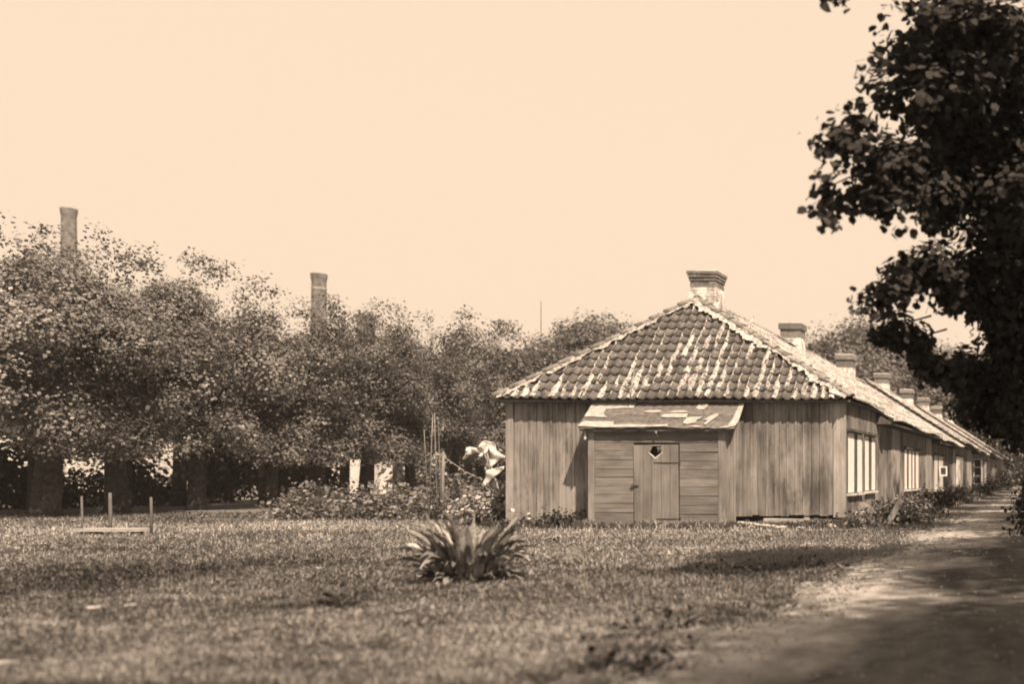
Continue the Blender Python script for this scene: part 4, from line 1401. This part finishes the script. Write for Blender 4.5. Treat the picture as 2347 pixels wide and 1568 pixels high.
MB().add([(-39.6, 52.1, 2.65), (-39.6, 57.7, 2.65), (-41.5, 57.7, 3.7), (-41.5, 52.1, 3.7), (-43.4, 52.1, 2.65), (-43.4, 57.7, 2.65)], [(0, 1, 2, 3), (3, 2, 5, 4), (0, 3, 4), (1, 5, 2), (0, 4, 5, 1)]).build('roof', M['tile'], wb)


def factory_chimney(label, x, ytop, Y, wpx, band):
    t = P(x, ytop, Y); r = wpx / 2 / F * Y
    e = empty('factory_chimney', (t.x, Y, 0), label, 'chimney', 'factory chimneys beyond the trees')
    n = 8
    b = Vector((t.x, Y, 0))
    MB().tube([b, b + Vector((0, 0, t.z * .5)), b + Vector((0, 0, t.z - .15))], [r * 1.5, r * 1.2, r * .94], n).build('shaft', M['factory'], e)
    MB().tube([b + Vector((0, 0, t.z - 1.0)), b + Vector((0, 0, t.z - .5)), b + Vector((0, 0, t.z))], [r * .96, r * 1.08, r * 1.12], n).build('cap', M['factory'], e)
    for zz in (6.0, 11.0, 16.0):
        if zz < t.z - 3: MB().tube([b + Vector((0, 0, t.z - zz - .18)), b + Vector((0, 0, t.z - zz))], [r * (1.0 + .012 * zz), r * (1.0 + .012 * zz)], n).build('ring', M['factory'], e)
    if band: MB().tube([b + Vector((0, 0, t.z - band - .25)), b + Vector((0, 0, t.z - band))], [r * 1.02, r * 1.02], n).build('band', M['stone'], e)


factory_chimney('taller factory chimney rising from the left trees', 158, 478, 120, 27, 0)
factory_chimney('factory chimney with a ring below its top in the middle of the tree line', 731, 628, 120, 29, 1.7)
factory_chimney('broad low chimney top just showing over the middle trees', 838, 722, 110, 36, 0)
t = P(1240, 690, 70)
tag(MB().tube([(t.x, 70, 0), (t.x, 70, t.z * .6), (t.x, 70, t.z)], [.06, .045, .02], 6).build('flagpole', M['factory'], None, False, (t.x, 70, 0)), 'thin bare flagpole standing above the trees left of the roof', 'flagpole')

# ------------------------------------------------------------------ grass
rng = np.random.default_rng(2024)


def blades(n, xs, ys_, hmin, hmax, name, label, seed, keep=None, wk=1.0):
    rng = np.random.default_rng(seed)
    Xp, Yp = xs, ys_
    k = keep(Xp, Yp)
    Xp, Yp = Xp[k], Yp[k]
    n = len(Xp)
    cl = vnoise(np.stack([Xp * .9, Yp * .9, Xp * 0], 1), 21); cl2 = vnoise(np.stack([Xp * 3.5, Yp * 3.5, Xp * 0], 1), 22); cl3 = vnoise(np.stack([Xp * .28, Yp * .28, Xp * 0], 1), 23)
    h = (hmin + (hmax - hmin) * rng.random(n)) * (.55 + .7 * cl2 + .35 * cl)
    px = Yp / F * 2.3
    w = np.maximum(.006, px * .55) * rng.uniform(.7, 1.3, n) * wk
    az = rng.random(n) * 2 * np.pi
    tilt = rng.uniform(.1, 1.0, n)
    ld = np.stack([np.cos(az), np.sin(az), 0 * az], 1)
    sd = np.stack([-np.sin(az), np.cos(az), 0 * az], 1)
    z0 = ground_z(Xp, Yp) - .01
    B = np.stack([Xp, Yp, z0], 1)
    mid = B + ld * (h * tilt * .35)[:, None] + np.array([0, 0, 1]) * (h * .6)[:, None]
    top = B + ld * (h * tilt)[:, None] + np.array([0, 0, 1]) * (h * (1.05 - .35 * tilt))[:, None]
    V = np.stack([B - sd * w[:, None] * .5, B + sd * w[:, None] * .5, mid + sd * w[:, None] * .4, top, mid - sd * w[:, None] * .4], 1)
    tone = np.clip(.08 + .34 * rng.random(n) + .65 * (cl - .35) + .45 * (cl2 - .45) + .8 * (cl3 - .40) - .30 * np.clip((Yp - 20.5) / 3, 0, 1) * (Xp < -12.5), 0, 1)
    o = poly_mesh(name, V, 5, tone, M['grass'], None, (0, 0, 0))
    return tag(o, label, 'grass', kind='stuff')


# spread evenly over the picture: depth from the row below the horizon
N = 330000
yy = HY + 85 + (1590 - HY - 85) * rng.random(N) ** 1.0
Yg = CAMZ * F / (yy - HY)
xx = rng.uniform(-60, 2400, N)
Xg = (xx - VX) / F * Yg
pl = np.vectorize(path_left)


def keep_lawn(X, Y):
    e = pl(Y) + .45 * (vnoise(np.stack([X * 2.2, Y * 1.3, X * 0], 1), 31) - .55) + rng.normal(0, .07, len(X))
    k = X < e
    k &= ~((X > WL) & (X < WR) & (Y > YF - .02))
    k &= ~((X > sl) & (X < sr) & (Y > YS))
    return k


def keep_lawn_any(X, Y):
    k = X < pl(Y) + .05
    k &= ~((X > WL) & (X < WR) & (Y > YF - .02))
    k &= ~((X > sl) & (X < sr) & (Y > YS))
    return k


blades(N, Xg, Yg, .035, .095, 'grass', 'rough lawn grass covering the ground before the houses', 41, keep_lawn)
N2 = 26000
Yv = 4.5 + 60 * rng.random(N2) ** 2.0
Xv = np.vectorize(path_right)(Yv) + np.abs(rng.normal(0, .8, N2)) - .06
blades(N2, Xv, Yv, .05, .14, 'verge_grass', 'shaded grass of the verge on the near side of the path', 42, lambda X, Y: X < 3.0)
# taller tufts along the footing of the house
N3 = 9000
X3 = np.where(rng.random(N3) < .75, rng.uniform(WL - .3, WR + .4, N3), rng.uniform(-7.0, WR + .5, N3)); Y3 = np.where((X3 > sl - .05) & (X3 < sr + .05), YS, YF) - .03 - np.abs(rng.normal(0, .16, N3))
Y4 = rng.uniform(21, 60, 7000); X4 = WR + .08 + np.abs(rng.normal(0, .35, 7000))
blades(0, np.concatenate([X3, X4]), np.concatenate([Y3, Y4]), .07, .22, 'footing_grass', 'tall grass fringe along the foot of the walls', 43, lambda X, Y: X > -99)

# ------------------------------------------------------------------ the thin summer haze
hz = bpy.data.materials.new('haze'); hz.use_nodes = True
nt = hz.node_tree; nt.nodes.clear()
pvn = nt.nodes.new('ShaderNodeVolumePrincipled')
pvn.inputs['Color'].default_value = (.96, .96, .96, 1)
pvn.inputs['Density'].default_value = .0006
pvn.inputs['Anisotropy'].default_value = .2
om = nt.nodes.new('ShaderNodeOutputMaterial'); nt.links.new(pvn.outputs[0], om.inputs['Volume'])
tag(MB().box((-190, -14, -1.0), (60, 150, 36.5)).build('haze', hz), 'thin pale haze in the air between camera and far trees', 'haze', kind='stuff')

# ------------------------------------------------------------------ grit on the path
rng = np.random.default_rng(55)
n = 4200
yg = CAMZ * F / (40 + 470 * rng.random(n)); t = rng.random(n)
a_ = np.vectorize(path_left)(yg); b_ = np.vectorize(path_right)(yg)
xg = a_ + (b_ - a_) * np.where(rng.random(n) < .6, .5 * t ** 2, t)
rr = (.006 + .022 * rng.random(n) ** 3) * np.clip(yg / 7, 1, 2.2)
oc = np.array([[1, 0, 0], [0, 1, 0], [-1, 0, 0], [0, -1, 0], [0, 0, .7], [0, 0, -.7]])
tri = [(0, 1, 4), (1, 2, 4), (2, 3, 4), (3, 0, 4)]
ang = rng.random(n) * 6.28
V = oc[None] * rr[:, None, None] * rng.uniform(.6, 1.3, (n, 6, 1))
Vx = V[..., 0] * np.cos(ang)[:, None] - V[..., 1] * np.sin(ang)[:, None]; Vy = V[..., 0] * np.sin(ang)[:, None] + V[..., 1] * np.cos(ang)[:, None]
V = np.stack([Vx + xg[:, None], Vy + yg[:, None], V[..., 2] + .016], 2)
T = np.stack([V[:, list(q)] for q in tri], 1).reshape(-1, 3, 3)
tag(poly_mesh('gravel', T, 3, np.repeat(rng.random(n), 4), M['stone'], None, (0, 0, 0)), 'loose grit and pebbles strewn on the earth path', 'gravel', kind='stuff')
n = 5200
yg = CAMZ * F / (30 + 460 * rng.random(n))
xg = np.vectorize(path_left)(yg) + np.abs(rng.normal(0, .28, n))
k = vnoise(np.stack([xg * 2.5, yg * 1.1, xg * 0], 1), 71) > .56
blades(0, xg[k], yg[k], .02, .07, 'path_grass', 'thin grass straying over the path edge', 44, lambda X, Y: X > -99)

rng = np.random.default_rng(66)
nt_ = 170
ty = HY + 100 + 400 * rng.random(nt_); tY = CAMZ * F / (ty - HY); tX = (rng.uniform(-40, 2050, nt_) - VX) / F * tY
ii = rng.integers(0, nt_, 5200)
sp = (.03 + .10 * rng.random(nt_))[ii]
xg = tX[ii] + rng.normal(0, 1, 5200) * sp; yg = tY[ii] + rng.normal(0, 1, 5200) * sp
blades(0, xg, yg, .04, .11, 'grass_tufts', 'longer grass tufts and weeds scattered through the lawn', 45, keep_lawn_any, .8)
